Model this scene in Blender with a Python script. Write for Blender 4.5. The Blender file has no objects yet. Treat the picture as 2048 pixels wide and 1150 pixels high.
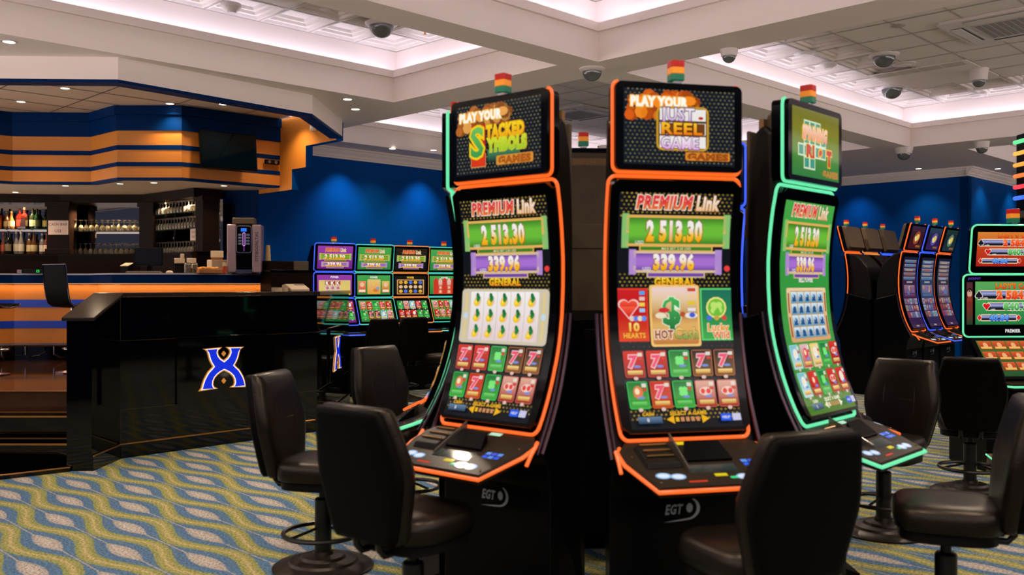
import bpy, bmesh, math, random
from math import pi, sin, cos, radians as R, sqrt
from mathutils import Vector, Matrix
from mathutils.geometry import tessellate_polygon
random.seed(7)
sc = bpy.context.scene
COL = sc.collection
# ------------------------------------------------------------------ camera, world, light, exposure
FPX, CX, CY, HC = 1850.0, 1024.0, 570.0, 1.63
cam = bpy.data.cameras.new('camera'); camo = bpy.data.objects.new('camera', cam); COL.objects.link(camo)
cam.sensor_fit = 'HORIZONTAL'; cam.sensor_width = 36.0; cam.lens = 36.0 * FPX / 2048.0
cam.shift_y = -(575.0 - CY) / 2048.0
camo.location = (0, 0, HC); camo.rotation_euler = (pi / 2, 0, 0)
cam.clip_start = 0.05; cam.clip_end = 200
cam.dof.use_dof = True; cam.dof.focus_distance = 10.5; cam.dof.aperture_fstop = 2.4
sc.camera = camo
sc.view_settings.view_transform = 'Standard'; sc.view_settings.look = 'None'
sc.view_settings.exposure = 0.72; sc.view_settings.gamma = 1.0; sc.view_settings.use_curve_mapping = False
sc.cycles.use_denoising = True
sc.cycles.max_bounces = 6; sc.cycles.diffuse_bounces = 3; sc.cycles.glossy_bounces = 3; sc.cycles.transmission_bounces = 4
sc.cycles.sample_clamp_indirect = 4.0; sc.cycles.caustics_reflective = False; sc.cycles.caustics_refractive = False
wd = bpy.data.worlds.new('hall_fill_ramp'); sc.world = wd; wd.use_nodes = True
wn, wl = wd.node_tree.nodes, wd.node_tree.links        # ambient fill, shaped: bright low and high, dark band to keep reflections dim
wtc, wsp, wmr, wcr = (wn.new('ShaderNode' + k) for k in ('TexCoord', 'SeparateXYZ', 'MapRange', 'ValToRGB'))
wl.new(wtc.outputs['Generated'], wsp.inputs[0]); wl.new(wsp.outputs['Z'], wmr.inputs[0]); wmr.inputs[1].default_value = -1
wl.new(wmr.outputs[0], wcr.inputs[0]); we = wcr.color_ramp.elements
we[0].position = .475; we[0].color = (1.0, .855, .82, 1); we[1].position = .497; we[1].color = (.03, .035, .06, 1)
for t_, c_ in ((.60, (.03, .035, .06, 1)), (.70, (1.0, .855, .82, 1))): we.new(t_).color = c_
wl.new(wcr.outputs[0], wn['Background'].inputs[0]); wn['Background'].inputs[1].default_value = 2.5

def pq(p, q): return ((p - q) * sqrt(.5), (p + q) * sqrt(.5))          # hall axes run at 45 degrees to the view
def topq(x, y): return ((x + y) * sqrt(.5), (y - x) * sqrt(.5))
def lin(c):
    c = c / 255.0
    return c / 12.92 if c <= .04045 else ((c + .055) / 1.055) ** 2.4
def C(r, g, b): return (lin(r), lin(g), lin(b))

LIGHT_W = 1.0
def area(name, loc, rot, sx, sy, power, col, spread=pi):
    l = bpy.data.lights.new(name, 'AREA'); l.shape = 'RECTANGLE'; l.size = sx; l.size_y = sy
    l.energy = power * LIGHT_W; l.color = col; l.spread = spread
    o = bpy.data.objects.new(name, l); COL.objects.link(o); o.location = loc; o.rotation_euler = rot
    return o
def spot(name, loc, power, col, ang=100, blend=.6, rad=.04, tilt=(0, 0)):
    l = bpy.data.lights.new(name, 'SPOT'); l.energy = power * LIGHT_W; l.color = col
    l.spot_size = R(ang); l.spot_blend = blend; l.shadow_soft_size = rad
    o = bpy.data.objects.new(name, l); COL.objects.link(o); o.location = loc; o.rotation_euler = (tilt[0], tilt[1], 0)
    return o
ZS, ZC, ZLIP, ZFAS = 3.76, 4.41, 4.12, 4.04      # soffit, tile ceiling, cove lip, fascia top
WARM = (1.0, .74, .50); COOL = (.80, .80, 1.0)
# trays in the ceiling: (p0, p1, q0, q1)
TRAYS = {'left': (-1.7, 6.65, 6.03, 8.6), 'centre': (0.6, 6.82, 0.9, 5.66), 'right': (7.36, 14.44, -1.4, 5.75),
         'middle': (7.27, 14.1, 6.2, 11.5), 'far': (15.3, 21.0, -.6, 5.2)}
COVE_W = 7.5
for nm, (p0, p1, q0, q1) in TRAYS.items():        # LED tape lying in the cove troughs, shining up and outward
    w = .26
    for (pa, qa, ln, ang) in (((p0 + p1) / 2, q1 + .09, p1 - p0, 45), ((p0 + p1) / 2, q0 - .09, p1 - p0, 45),
                              (p0 - .09, (q0 + q1) / 2, q1 - q0, 135), (p1 + .09, (q0 + q1) / 2, q1 - q0, 135)):
        x, y = pq(pa, qa)
        area('cove_led_tape', (x, y, ZFAS + .03), (pi, 0, R(ang)), ln, .05, COVE_W * ln / 5, COOL)
# added warm fill spots, no fittings; soffit downlights (their fittings follow with the objects)
HALL_FILL = [(-1.6, 3.4), (.4, 2.6), (2.6, 3.4), (-2.6, 6.2), (-1.3, 7.9), (3.6, 6.6), (5.6, 9.6), (.3, 9.4), (2.7, 10.4), (6.6, 13.0), (-.6, 12.2), (4.2, 14.2), (8.8, 11.0)]
for x, y in HALL_FILL: spot('hall_fill_spot', (x, y, ZS - .03), 165, (1.0, .80, .60), 150, 1.0, .06)
SOFFIT_DL = [(18, 83), (695, 198), (711, 218), (785, 297), (867, 300)]

def pt(px, py, z):                                # measured: the point at height z seen at a pixel
    d = (HC - z) * FPX / (py - CY)
    return Vector(((px - CX) / FPX * d, d, z))
def at(px, d): return (px - CX) / FPX * d
def zat(py, d): return HC - (py - CY) * d / FPX
# ------------------------------------------------------------------ materials
MATS = {}
def mat(name, col, rough=.5, metal=0.0, spec=.5, emis=None, es=0.0, noise=0.0, nscale=8.0, bump=0.0, bscale=60.0, coat=0.0, trans=0.0, ior=1.45, alpha=1.0):
    if name in MATS: return MATS[name]
    m = bpy.data.materials.new(name); m.use_nodes = True; nt = m.node_tree; b = nt.nodes['Principled BSDF']
    b.inputs['Base Color'].default_value = (*col, 1); b.inputs['Roughness'].default_value = rough
    b.inputs['Metallic'].default_value = metal; b.inputs['Specular IOR Level'].default_value = spec
    b.inputs['Coat Weight'].default_value = coat; b.inputs['Coat Roughness'].default_value = .05
    b.inputs['Transmission Weight'].default_value = trans; b.inputs['IOR'].default_value = ior
    b.inputs['Alpha'].default_value = alpha
    if emis: b.inputs['Emission Color'].default_value = (*emis, 1); b.inputs['Emission Strength'].default_value = es
    if noise or bump:
        tc = nt.nodes.new('ShaderNodeTexCoord')
    if noise:
        n = nt.nodes.new('ShaderNodeTexNoise'); n.inputs['Scale'].default_value = nscale; n.inputs['Detail'].default_value = 4
        nt.links.new(tc.outputs['Object'], n.inputs['Vector'])
        r = nt.nodes.new('ShaderNodeMapRange'); r.inputs[3].default_value = 1 - noise; r.inputs[4].default_value = 1 + noise
        nt.links.new(n.outputs['Fac'], r.inputs[0])
        x = nt.nodes.new('ShaderNodeMix'); x.data_type = 'RGBA'; x.blend_type = 'MULTIPLY'; x.inputs[0].default_value = 1
        x.inputs[6].default_value = (*col, 1); nt.links.new(r.outputs[0], x.inputs[7]); nt.links.new(x.outputs[2], b.inputs['Base Color'])
    if bump:
        n = nt.nodes.new('ShaderNodeTexNoise'); n.inputs['Scale'].default_value = bscale; n.inputs['Detail'].default_value = 3
        nt.links.new(tc.outputs['Object'], n.inputs['Vector'])
        bp = nt.nodes.new('ShaderNodeBump'); bp.inputs['Strength'].default_value = bump; bp.inputs['Distance'].default_value = .01
        nt.links.new(n.outputs['Fac'], bp.inputs['Height']); nt.links.new(bp.outputs[0], b.inputs['Normal'])
    MATS[name] = m
    return m
def display_mat(name='lit_display', strength=1.0, rough=.06):
    if name in MATS: return MATS[name]
    m = bpy.data.materials.new(name); m.use_nodes = True; nt = m.node_tree; b = nt.nodes['Principled BSDF']
    b.inputs['Specular IOR Level'].default_value = .14; b.inputs['Base Color'].default_value = (.004, .004, .005, 1); b.inputs['Roughness'].default_value = rough
    a = nt.nodes.new('ShaderNodeAttribute'); a.attribute_name = 'glow'
    nt.links.new(a.outputs['Color'], b.inputs['Emission Color']); b.inputs['Emission Strength'].default_value = strength
    MATS[name] = m
    return m
M_DISP = display_mat('lit_display', .6)
M_BLACK = mat('black_gloss_plastic', C(7, 7, 8), .25, spec=.08, bump=.02, bscale=200)
M_SATIN = mat('black_satin_plastic', C(12, 11, 11), .42, spec=.1, bump=.04, bscale=150)
M_GREY = mat('dark_bronze_plastic', C(90, 77, 62), .45, spec=.3, noise=.08, bump=.04, bscale=120)
M_BEZEL = mat('screen_bezel_glass', C(4, 4, 5), .07, spec=.15)
M_CHROME = mat('chrome_trim', C(190, 185, 180), .14, 1.0)
M_GOLDCH = mat('warm_chrome', C(205, 160, 110), .2, 1.0)
M_LEATHER = mat('black_leather', C(13, 10, 8), .36, spec=.30, noise=.12, bump=.12, bscale=90); M_LEATHER.node_tree.nodes['Principled BSDF'].inputs['Specular Tint'].default_value = (1, .86, .72, 1)
M_LEATHERB = mat('black_leather_shell', C(7, 6, 6), .5, spec=.05, bump=.08, bscale=120)
M_SEAM = mat('leather_seam', C(9, 8, 8), .6, noise=.05)
M_CHAIRMETAL = mat('black_chair_metal', C(17, 16, 15), .35, .3, noise=.05)
M_BASE = mat('bronze_black_base', C(38, 31, 25), .38, .5, noise=.1)
M_WHITE = mat('white_paint', C(240, 226, 219), .55, noise=.02, nscale=2)
M_TILE = mat('white_ceiling_tile', C(222, 211, 203), .7, noise=.03, nscale=20, bump=.05, bscale=250)
M_BLUE = mat('royal_blue_paint', C(0, 70, 146), .45, spec=.04, noise=.06, nscale=3, bump=.03, bscale=180)
M_NAVY = mat('deep_blue_paint', C(0, 36, 84), .45, spec=.05, noise=.05, nscale=3)
M_ORANGE = mat('ochre_orange_paint', C(196, 120, 38), .5, noise=.05, nscale=4, bump=.02, bscale=160)
M_GRANITE = mat('polished_black_stone', C(2, 2, 2), .05, spec=.5, noise=.3, nscale=120)
M_DKWOOD = mat('dark_stained_wood', C(24, 14, 9), .35, spec=.08, noise=.3, nscale=12)
M_GOLDLINE = mat('brass_strip', C(190, 140, 85), .3, 1.0, noise=.05)
M_RED = mat('red_lens', C(150, 22, 16), .2, emis=C(190, 30, 20), es=.25)
M_AMB = mat('amber_lens', C(215, 130, 30), .2, emis=C(225, 135, 40), es=.3)
M_GRN = mat('green_lens', C(30, 95, 70), .2, emis=C(30, 110, 80), es=.25)
def led(name, col, s): return mat('led_' + name, (.02, .02, .02), .3, emis=col, es=s * .61)
LEDS = {'orange': led('orange', (1.0, .125, .012), 1.25), 'green': led('green', (.16, .95, .47), .9),
        'blue': led('blue', (.05, .12, 1.0), 1.1), 'teal': led('teal', (.08, .75, .62), .8), 'amber': led('amber', (1.0, .30, .05), .8),
        'white': led('white', (1, 1, 1), 1.2)}
M_LAMP = mat('lamp_glow', (1, 1, 1), .4, emis=(1.0, .84, .62), es=6.0)

# ------------------------------------------------------------------ mesh building
CACHE = {}
class MB:
    def __init__(s): s.v = []; s.f = []; s.m = []; s.c = []
    def add(s, vs, fs, m=0, col=None, M=None):
        k = len(s.v)
        if M is not None: vs = [M @ Vector(p) for p in vs]
        s.v += [tuple(p) for p in vs]
        for i, f in enumerate(fs):
            s.f.append([k + j for j in f]); s.m.append(m)
            if col is None: s.c.append(None)
            elif isinstance(col, list): s.c.append([col[j] for j in f])
            else: s.c.append([col] * len(f))
        return s
    def box(s, x0, x1, y0, y1, z0, z1, m=0, M=None):
        v = [(x0, y0, z0), (x1, y0, z0), (x1, y1, z0), (x0, y1, z0), (x0, y0, z1), (x1, y0, z1), (x1, y1, z1), (x0, y1, z1)]
        return s.add(v, [(0, 3, 2, 1), (4, 5, 6, 7), (0, 1, 5, 4), (1, 2, 6, 5), (2, 3, 7, 6), (3, 0, 4, 7)], m, None, M)
    def prism(s, poly, f0, f1, m=0, M=None, cap=True):       # poly: 2-d points, f0/f1 map a point to each end
        n = len(poly); v = [f0(*p) for p in poly] + [f1(*p) for p in poly]
        fs = [(i, (i + 1) % n, n + (i + 1) % n, n + i) for i in range(n)]
        if cap:
            tr = tessellate_polygon([[Vector((p[0], p[1], 0)) for p in poly]])
            fs += [tuple(t) for t in tr] + [tuple(n + j for j in reversed(t)) for t in tr]
        return s.add(v, fs, m, None, M)
    def slab(s, poly, z0, z1, m=0, M=None): return s.prism(poly, lambda x, y: (x, y, z0), lambda x, y: (x, y, z1), m, M)
    def side(s, poly, x0, x1, m=0, M=None):                  # (forward a, z) profile swept across x; front is -y
        return s.prism(poly, lambda a, z: (x0, -a, z), lambda a, z: (x1, -a, z), m, M)
    def tube(s, pts, r, n=8, closed=False, m=0, M=None):
        pts = [Vector(p) for p in pts]; N = len(pts); vs = []
        up = None
        for i, p in enumerate(pts):
            a = pts[(i - 1) % N] if (closed or i > 0) else p
            b = pts[(i + 1) % N] if (closed or i < N - 1) else p
            t = (b - a).normalized()
            if up is None:
                up = Vector((0, 0, 1)) if abs(t.z) < .9 else Vector((1, 0, 0))
            e1 = (up - t * up.dot(t))
            e1 = e1.normalized() if e1.length > 1e-5 else t.orthogonal().normalized()
            up = e1; e2 = t.cross(e1)
            rr = r[i] if isinstance(r, (list, tuple)) else r
            vs += [p + (e1 * cos(2 * pi * k / n) + e2 * sin(2 * pi * k / n)) * rr for k in range(n)]
        fs = []
        for i in range(N if closed else N - 1):
            j = (i + 1) % N
            fs += [(i * n + k, i * n + (k + 1) % n, j * n + (k + 1) % n, j * n + k) for k in range(n)]
        if not closed: fs += [tuple(reversed(range(n))), tuple((N - 1) * n + k for k in range(n))]
        return s.add(vs, fs, m, None, M)
    def lathe(s, prof, n=24, m=0, M=None, cx=0, cy=0, cap=True):
        vs = []; fs = []
        for r, z in prof: vs += [(cx + r * cos(2 * pi * k / n), cy + r * sin(2 * pi * k / n), z) for k in range(n)]
        for i in range(len(prof) - 1):
            fs += [(i * n + k, i * n + (k + 1) % n, (i + 1) * n + (k + 1) % n, (i + 1) * n + k) for k in range(n)]
        if cap: fs += [tuple(reversed(range(n))), tuple((len(prof) - 1) * n + k for k in range(n))]
        return s.add(vs, fs, m, None, M)
    def loft(s, rings, m=0, M=None, cap=True):
        n = len(rings[0]); vs = [p for r in rings for p in r]; fs = []
        for i in range(len(rings) - 1):
            fs += [(i * n + k, i * n + (k + 1) % n, (i + 1) * n + (k + 1) % n, (i + 1) * n + k) for k in range(n)]
        if cap: fs += [tuple(reversed(range(n))), tuple((len(rings) - 1) * n + k for k in range(n))]
        return s.add(vs, fs, m, None, M)
    def build(s, name, mats, parent=None, smooth=None, bevel=0.0, sub=0, key=None, loc=None):
        if key and key in CACHE: me = CACHE[key]
        else:
            me = bpy.data.meshes.new(name); me.from_pydata(s.v, [], s.f)
            for mm in (mats if isinstance(mats, (list, tuple)) else [mats]): me.materials.append(mm)
            me.polygons.foreach_set('material_index', s.m)
            if any(c is not None for c in s.c):
                at_ = me.color_attributes.new('glow', 'FLOAT_COLOR', 'CORNER'); d = []
                for f, c in zip(s.f, s.c):
                    for j in range(len(f)): d += [*(c[j] if c else (0, 0, 0)), 1]
                at_.data.foreach_set('color', d)
            else:
                bm = bmesh.new(); bm.from_mesh(me); bmesh.ops.recalc_face_normals(bm, faces=bm.faces); bm.to_mesh(me); bm.free()
            if smooth is not None or sub:
                me.polygons.foreach_set('use_smooth', [True] * len(me.polygons))
                if smooth: me.set_sharp_from_angle(angle=R(smooth))
            if key: CACHE[key] = me
        o = bpy.data.objects.new(name, me); COL.objects.link(o)
        if parent is not None: o.parent = parent
        if loc is not None: o.location = loc
        if bevel:
            b = o.modifiers.new('bevel', 'BEVEL'); b.width = bevel; b.segments = 2; b.limit_method = 'ANGLE'; b.angle_limit = R(35)
        if sub:
            u = o.modifiers.new('subdivision', 'SUBSURF'); u.levels = sub; u.render_levels = sub
        return o
def tag(o, label, cat, group=None):
    o['label'] = label; o['category'] = cat
    if group: o['group'] = group
    return o
def thing(name, label, cat, loc=(0, 0, 0), rz=0.0, group=None):
    o = bpy.data.objects.new(name, None); COL.objects.link(o); o.location = loc; o.rotation_euler = (0, 0, rz); o.empty_display_size = .1
    return tag(o, label, cat, group)
def struct(o): o['kind'] = 'structure'; return o
def rrect(w, h, r, n=5, cx=0, cy=0):
    out = []
    for (sx, sy, a0) in ((1, 1, 0), (-1, 1, 90), (-1, -1, 180), (1, -1, 270)):
        for k in range(n + 1):
            a = R(a0 + 90 * k / n); out.append((cx + sx * (w / 2 - r) + r * cos(a), cy + sy * (h / 2 - r) + r * sin(a)))
    return out
def interp(tab, t):
    for (t0, *a), (t1, *b) in zip(tab, tab[1:]):
        if (t0 <= t <= t1) or (t1 <= t <= t0):
            k = (t - t0) / (t1 - t0) if t1 != t0 else 0
            return [x + (y - x) * k for x, y in zip(a, b)]
    return list((tab[0] if abs(t - tab[0][0]) < abs(t - tab[-1][0]) else tab[-1])[1:])

# ------------------------------------------------------------------ lettering and screen pictures
TXT = {}
def text_polys(s, bold=.02, shear=0.0):
    k = (s, bold, shear)
    if k in TXT: return TXT[k]
    cu = bpy.data.curves.new('letters', 'FONT'); cu.body = s; cu.size = 1.0; cu.offset = bold; cu.shear = shear
    cu.resolution_u = 2; cu.fill_mode = 'FRONT'; cu.space_character = 1.04 + bold * 1.2
    o = bpy.data.objects.new('letters', cu); COL.objects.link(o)
    me = bpy.data.meshes.new_from_object(o.evaluated_get(bpy.context.evaluated_depsgraph_get()))
    vs = [(v.co.x, v.co.y) for v in me.vertices]; fs = [tuple(p.vertices) for p in me.polygons]
    bpy.data.objects.remove(o); bpy.data.curves.remove(cu); bpy.data.meshes.remove(me)
    TXT[k] = (vs, fs)
    return TXT[k]
class Canvas(MB):
    """flat picture in (u right, z up); fmap(u, z, lift) puts it on its surface"""
    def __init__(s, fmap, step=.05, dl=.0006): super().__init__(); s.fm = fmap; s.L = 0; s.step = step; s.dl = dl
    def layer(s, k=1): s.L += k; return s
    def _put(s, p2, fs, col):
        cols = []
        if isinstance(col[0], (tuple, list)):
            z0 = min(p[1] for p in p2); z1 = max(p[1] for p in p2)
            for p in p2:
                t = (p[1] - z0) / max(z1 - z0, 1e-6)          # col = (bottom, ..., top)
                x = t * (len(col) - 1); i = min(int(x), len(col) - 2); k = x - i
                cols.append(tuple(a + (b - a) * k for a, b in zip(col[i], col[i + 1])))
        else: cols = [tuple(col)] * len(p2)
        s.add([s.fm(u, z, s.L * s.dl) for u, z in p2], fs, 0, cols)
    def rect(s, u0, u1, z0, z1, col):
        n = max(1, int(abs(z1 - z0) / s.step + .99))
        if isinstance(col[0], (tuple, list)): n = max(n, len(col) - 1)
        p = []
        for i in range(n + 1):
            z = z0 + (z1 - z0) * i / n; p += [(u0, z), (u1, z)]
        s._put(p, [(2 * i, 2 * i + 1, 2 * i + 3, 2 * i + 2) for i in range(n)], col)
    def frame(s, u0, u1, z0, z1, t, col):
        s.rect(u0, u1, z1 - t, z1, col); s.rect(u0, u1, z0, z0 + t, col); s.rect(u0, u0 + t, z0, z1, col); s.rect(u1 - t, u1, z0, z1, col)
    def rr(s, u0, u1, z0, z1, r, col):
        r = min(r, abs(u1 - u0) * .49, abs(z1 - z0) * .49)
        po = rrect(u1 - u0, z1 - z0, r, 3, (u0 + u1) / 2, (z0 + z1) / 2)
        if abs(z1 - z0) > s.step * 1.5:
            s.rect(u0, u1, z0 + r, z1 - r, col if not isinstance(col[0], (tuple, list)) else col)
            top = [p for p in po if p[1] > z1 - r - 1e-6]; bot = [p for p in po if p[1] < z0 + r + 1e-6]
            ct = col[-1] if isinstance(col[0], (tuple, list)) else col; cb = col[0] if isinstance(col[0], (tuple, list)) else col
            s.poly(top, ct); s.poly(bot, cb)
        else: s.poly(po, col)
    def poly(s, pts, col):
        tr = tessellate_polygon([[Vector((p[0], p[1], 0)) for p in pts]])
        fs = []
        for t in tr:
            a, b, c = (pts[i] for i in t)
            cr = (b[0] - a[0]) * (c[1] - a[1]) - (b[1] - a[1]) * (c[0] - a[0])
            fs.append(tuple(t) if cr > 0 else tuple(reversed(t)))
        s._put(pts, fs, col)
    def ell(s, u, z, a, b, col, n=14, rot=0.0):
        cr, sr = cos(rot), sin(rot)
        p = [(u + a * cos(2 * pi * k / n) * cr - b * sin(2 * pi * k / n) * sr, z + a * cos(2 * pi * k / n) * sr + b * sin(2 * pi * k / n) * cr) for k in range(n)]
        s._put(p, [tuple(range(n))], col)
    def text(s, t, u, z, h, col, w=None, bold=.02, shear=0.0, align='c'):
        vs, fs = text_polys(t, bold, shear)
        if not vs: return
        x0 = min(v[0] for v in vs); x1 = max(v[0] for v in vs); k = h / .70
        kx = (w / (x1 - x0)) if w else k
        xo = {'c': (x0 + x1) / 2, 'l': x0, 'r': x1}[align]
        s._put([(u + (x - xo) * kx, z + (y - .35) * k) for x, y in vs], fs, col)
    def otext(s, t, u, z, h, col, oc, w=None, bold=.03, out=.05, shear=0.0, align='c'):
        vs, _ = text_polys(t, bold, shear); k = h / .70
        if w is None: w = (max(v[0] for v in vs) - min(v[0] for v in vs)) * k
        s.text(t, u, z, h, oc, w + 2 * out * k, bold + out, shear, align); s.layer(); s.text(t, u, z, h, col, w, bold, shear, align); s.layer()
    def dots(s, u0, u1, z0, z1, pitch, r, col, jit=.25):
        z = z0 + pitch / 2; row = 0
        while z < z1:
            u = u0 + pitch / 2 + (row % 2) * pitch / 2
            while u < u1:
                k = random.uniform(.4, 1.0); c = tuple(x * k for x in col)
                s._put([(u - r, z), (u, z - r * .8), (u + r, z), (u, z + r * .8)], [(0, 1, 2, 3)], c)
                u += pitch
            z += pitch * .8; row += 1
# ------------------------------------------------------------------ the room
P_W, Q_W, P_R, Q_R = 6.9, 12.1, 17.63, 5.98          # wing wall, blue back wall, right wall, wall beyond the corner
def carpet():
    m = bpy.data.materials.new('wave_carpet'); m.use_nodes = True; nt = m.node_tree; N = nt.nodes; L = nt.links; b = N['Principled BSDF']
    b.inputs['Roughness'].default_value = .95; b.inputs['Specular IOR Level'].default_value = .15
    def node(t, **k):
        n = N.new(t)
        for a, v in k.items(): setattr(n, a, v)
        return n
    def mth(op, a, b_=None, c=None):
        n = node('ShaderNodeMath', operation=op)
        for i, v in enumerate((a, b_, c)):
            if v is None: continue
            if isinstance(v, (int, float)): n.inputs[i].default_value = v
            else: L.new(v, n.inputs[i])
        return n.outputs[0]
    g = node('ShaderNodeNewGeometry'); sep = node('ShaderNodeSeparateXYZ'); L.new(g.outputs['Position'], sep.inputs[0])
    s2 = sqrt(.5)
    p = mth('MULTIPLY', mth('ADD', sep.outputs[0], sep.outputs[1]), s2)
    q = mth('MULTIPLY', mth('SUBTRACT', sep.outputs[1], sep.outputs[0]), s2)
    ph = mth('MULTIPLY', mth('SUBTRACT', q, 7.04), 2 * pi / 1.09)
    sn = mth('MULTIPLY', mth('SINE', ph), .062)
    cs = mth('COSINE', ph)
    def dist(pp):
        f = mth('FRACT', mth('ADD', mth('DIVIDE', pp, .52), .5))
        return mth('MULTIPLY', mth('ABSOLUTE', mth('SUBTRACT', f, .5)), .52)
    de = dist(mth('SUBTRACT', mth('SUBTRACT', p, 2.71), sn))
    do = dist(mth('ADD', mth('SUBTRACT', p, 2.97), sn))
    d = mth('MINIMUM', de, do); gap = mth('ABSOLUTE', mth('SUBTRACT', de, do))
    nz = node('ShaderNodeTexNoise'); nz.inputs['Scale'].default_value = 38; nz.inputs['Detail'].default_value = 5
    L.new(g.outputs['Position'], nz.inputs['Vector'])
    d = mth('ADD', d, mth('MULTIPLY', mth('SUBTRACT', nz.outputs['Fac'], .5), .022))
    cr = node('ShaderNodeValToRGB'); cr.color_ramp.interpolation = 'LINEAR'
    thin = mth('LESS_THAN', mth('ADD', gap, mth('MULTIPLY', mth('SUBTRACT', nz.outputs['Fac'], .5), .02)), .010)
    d = mth('MAXIMUM', d, mth('MULTIPLY', thin, .14))
    L.new(mth('MULTIPLY', d, 5.0), cr.inputs[0]); e = cr.color_ramp.elements
    stops = [(.0, (150, 138, 100)), (.07, (130, 124, 74)), (.2, (114, 118, 72)), (.27, (110, 114, 66)), (.30, (68, 94, 118)), (.62, (64, 90, 120)), (.67, (132, 128, 124)), (.95, (152, 144, 136))]
    e[0].position, e[0].color = stops[0][0], (*C(*stops[0][1]), 1); e[1].position, e[1].color = stops[1][0], (*C(*stops[1][1]), 1)
    for t, c in stops[2:]:
        x = e.new(t); x.color = (*C(*c), 1)
    n2 = node('ShaderNodeTexNoise'); n2.inputs['Scale'].default_value = 70; n2.inputs['Detail'].default_value = 3
    L.new(g.outputs['Position'], n2.inputs['Vector'])
    mr = node('ShaderNodeMapRange'); mr.inputs[1].default_value = .3; mr.inputs[2].default_value = .7; mr.inputs[3].default_value = .3; mr.inputs[4].default_value = 1.75
    L.new(n2.outputs['Fac'], mr.inputs[0])
    mx = node('ShaderNodeMix', data_type='RGBA', blend_type='MULTIPLY'); mx.inputs[0].default_value = 1
    L.new(cr.outputs[0], mx.inputs[6]); L.new(mr.outputs[0], mx.inputs[7]); L.new(mx.outputs[2], b.inputs['Base Color'])
    bp = node('ShaderNodeBump'); bp.inputs['Strength'].default_value = .5; bp.inputs['Distance'].default_value = .01
    L.new(n2.outputs['Fac'], bp.inputs['Height']); L.new(bp.outputs[0], b.inputs['Normal'])
    return m
fl = MB(); x = [pq(-2.2, -2.2), pq(24, -2.2), pq(24, 16), pq(-2.2, 16)]
fl.add([(a, b, 0) for a, b in x], [(0, 1, 2, 3)])
struct(fl.build('floor', carpet()))

BULK = [(-9.5, 8.42), (-3.68, 8.64), (-2.24, 10.38), (-2.19, 11.94)]      # canopy edge over the bar
def fill(name, outer, holes, z, m, up=False):
    loops = [[Vector((x, y, 0)) for x, y in outer]] + [[Vector((x, y, 0)) for x, y in h] for h in holes]
    vs = [(v.x, v.y, z) for l in loops for v in l]; mb = MB(); fs = []
    for t in tessellate_polygon(loops):
        a, b, c = (Vector(vs[i]) for i in t); n = (b - a).cross(c - a).z
        fs.append(tuple(t) if (n > 0) == up else tuple(reversed(t)))
    mb.add(vs, fs); return struct(mb.build(name, m))
outer = BULK + [pq(P_W, Q_W), pq(P_R, Q_W), pq(P_R, Q_R), pq(24, Q_R), pq(24, -2.2), pq(-2.2, -2.2), pq(-2.2, 11.0)]
def rect4(r, o=0.0):
    p0, p1, q0, q1 = r
    return [pq(p0 - o, q0 - o), pq(p1 + o, q0 - o), pq(p1 + o, q1 + o), pq(p0 - o, q1 + o)]
fill('ceiling', outer, [rect4(r) for r in TRAYS.values()], ZS, M_WHITE)
def tray(nm, r):
    prof = [(0, ZS), (0, ZFAS), (-.035, ZFAS), (-.035, ZLIP), (-.01, ZLIP), (-.01, ZFAS + .015), (.18, ZFAS + .015), (.18, ZC)]
    mb = MB()
    for (o0, z0), (o1, z1) in zip(prof, prof[1:]):
        A = [(*v, z0) for v in rect4(r, o0)]; B = [(*v, z1) for v in rect4(r, o1)]
        mb.add(A + B, [(i, (i + 1) % 4, 4 + (i + 1) % 4, 4 + i) for i in range(4)])
    struct(mb.build('ceiling_cove', M_WHITE))
    p0, p1, q0, q1 = r[0] - .18, r[1] + .18, r[2] - .18, r[3] + .18
    tl = MB(); T = .61; npn = int((p1 - p0) / T) + 1; nq = int((q1 - q0) / T) + 1
    ring = {'left': 2, 'right': 2, 'middle': 1, 'centre': 1, 'far': 1}[nm]
    V = lambda p, q, z: (*pq(p, q), z)
    for i in range(npn):
        pb = p1 - T * i; pa = max(pb - T, p0)
        for j in range(nq):
            qb = q1 - T * j; qa = max(qb - T, q0)
            if pb - pa < .05 or qb - qa < .05: continue
            full = pb - pa > T - .01 and qb - qa > T - .01
            coffer = full and (i < ring or j < ring) and not (nm == 'left' and (i, j) in ((3, 1), (4, 1)))
            if coffer:
                pc, qc = (pa + pb) / 2, (qa + qb) / 2; rg = []
                for h, dz in ((T / 2, 0), (.272, 0), (.262, .028), (.222, .028), (.212, .056), (.172, .056), (.158, .085)):
                    rg.append([V(pc - h, qc - h, ZC + dz), V(pc + h, qc - h, ZC + dz), V(pc + h, qc + h, ZC + dz), V(pc - h, qc + h, ZC + dz)])
                tl.loft(rg, cap=False); tl.add(rg[-1], [(3, 2, 1, 0)])
            else: tl.add([V(pa, qa, ZC), V(pb, qa, ZC), V(pb, qb, ZC), V(pa, qb, ZC)], [(3, 2, 1, 0)])
    for i in range(npn):
        a = p1 - T * i - .011; tl.add([V(a, q0, ZC - .004), V(a + .022, q0, ZC - .004), V(a + .022, q1, ZC - .004), V(a, q1, ZC - .004)], [(3, 2, 1, 0)], 1)
    for j in range(nq):
        a = q1 - T * j - .011; tl.add([V(p0, a, ZC - .0045), V(p1, a, ZC - .0045), V(p1, a + .022, ZC - .0045), V(p0, a + .022, ZC - .0045)], [(3, 2, 1, 0)], 1)
    struct(tl.build('ceiling_tiles', [M_TILE, mat('tile_grid', C(182, 170, 162), .6, noise=.03)]))
for nm, r in TRAYS.items(): tray(nm, r)

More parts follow.
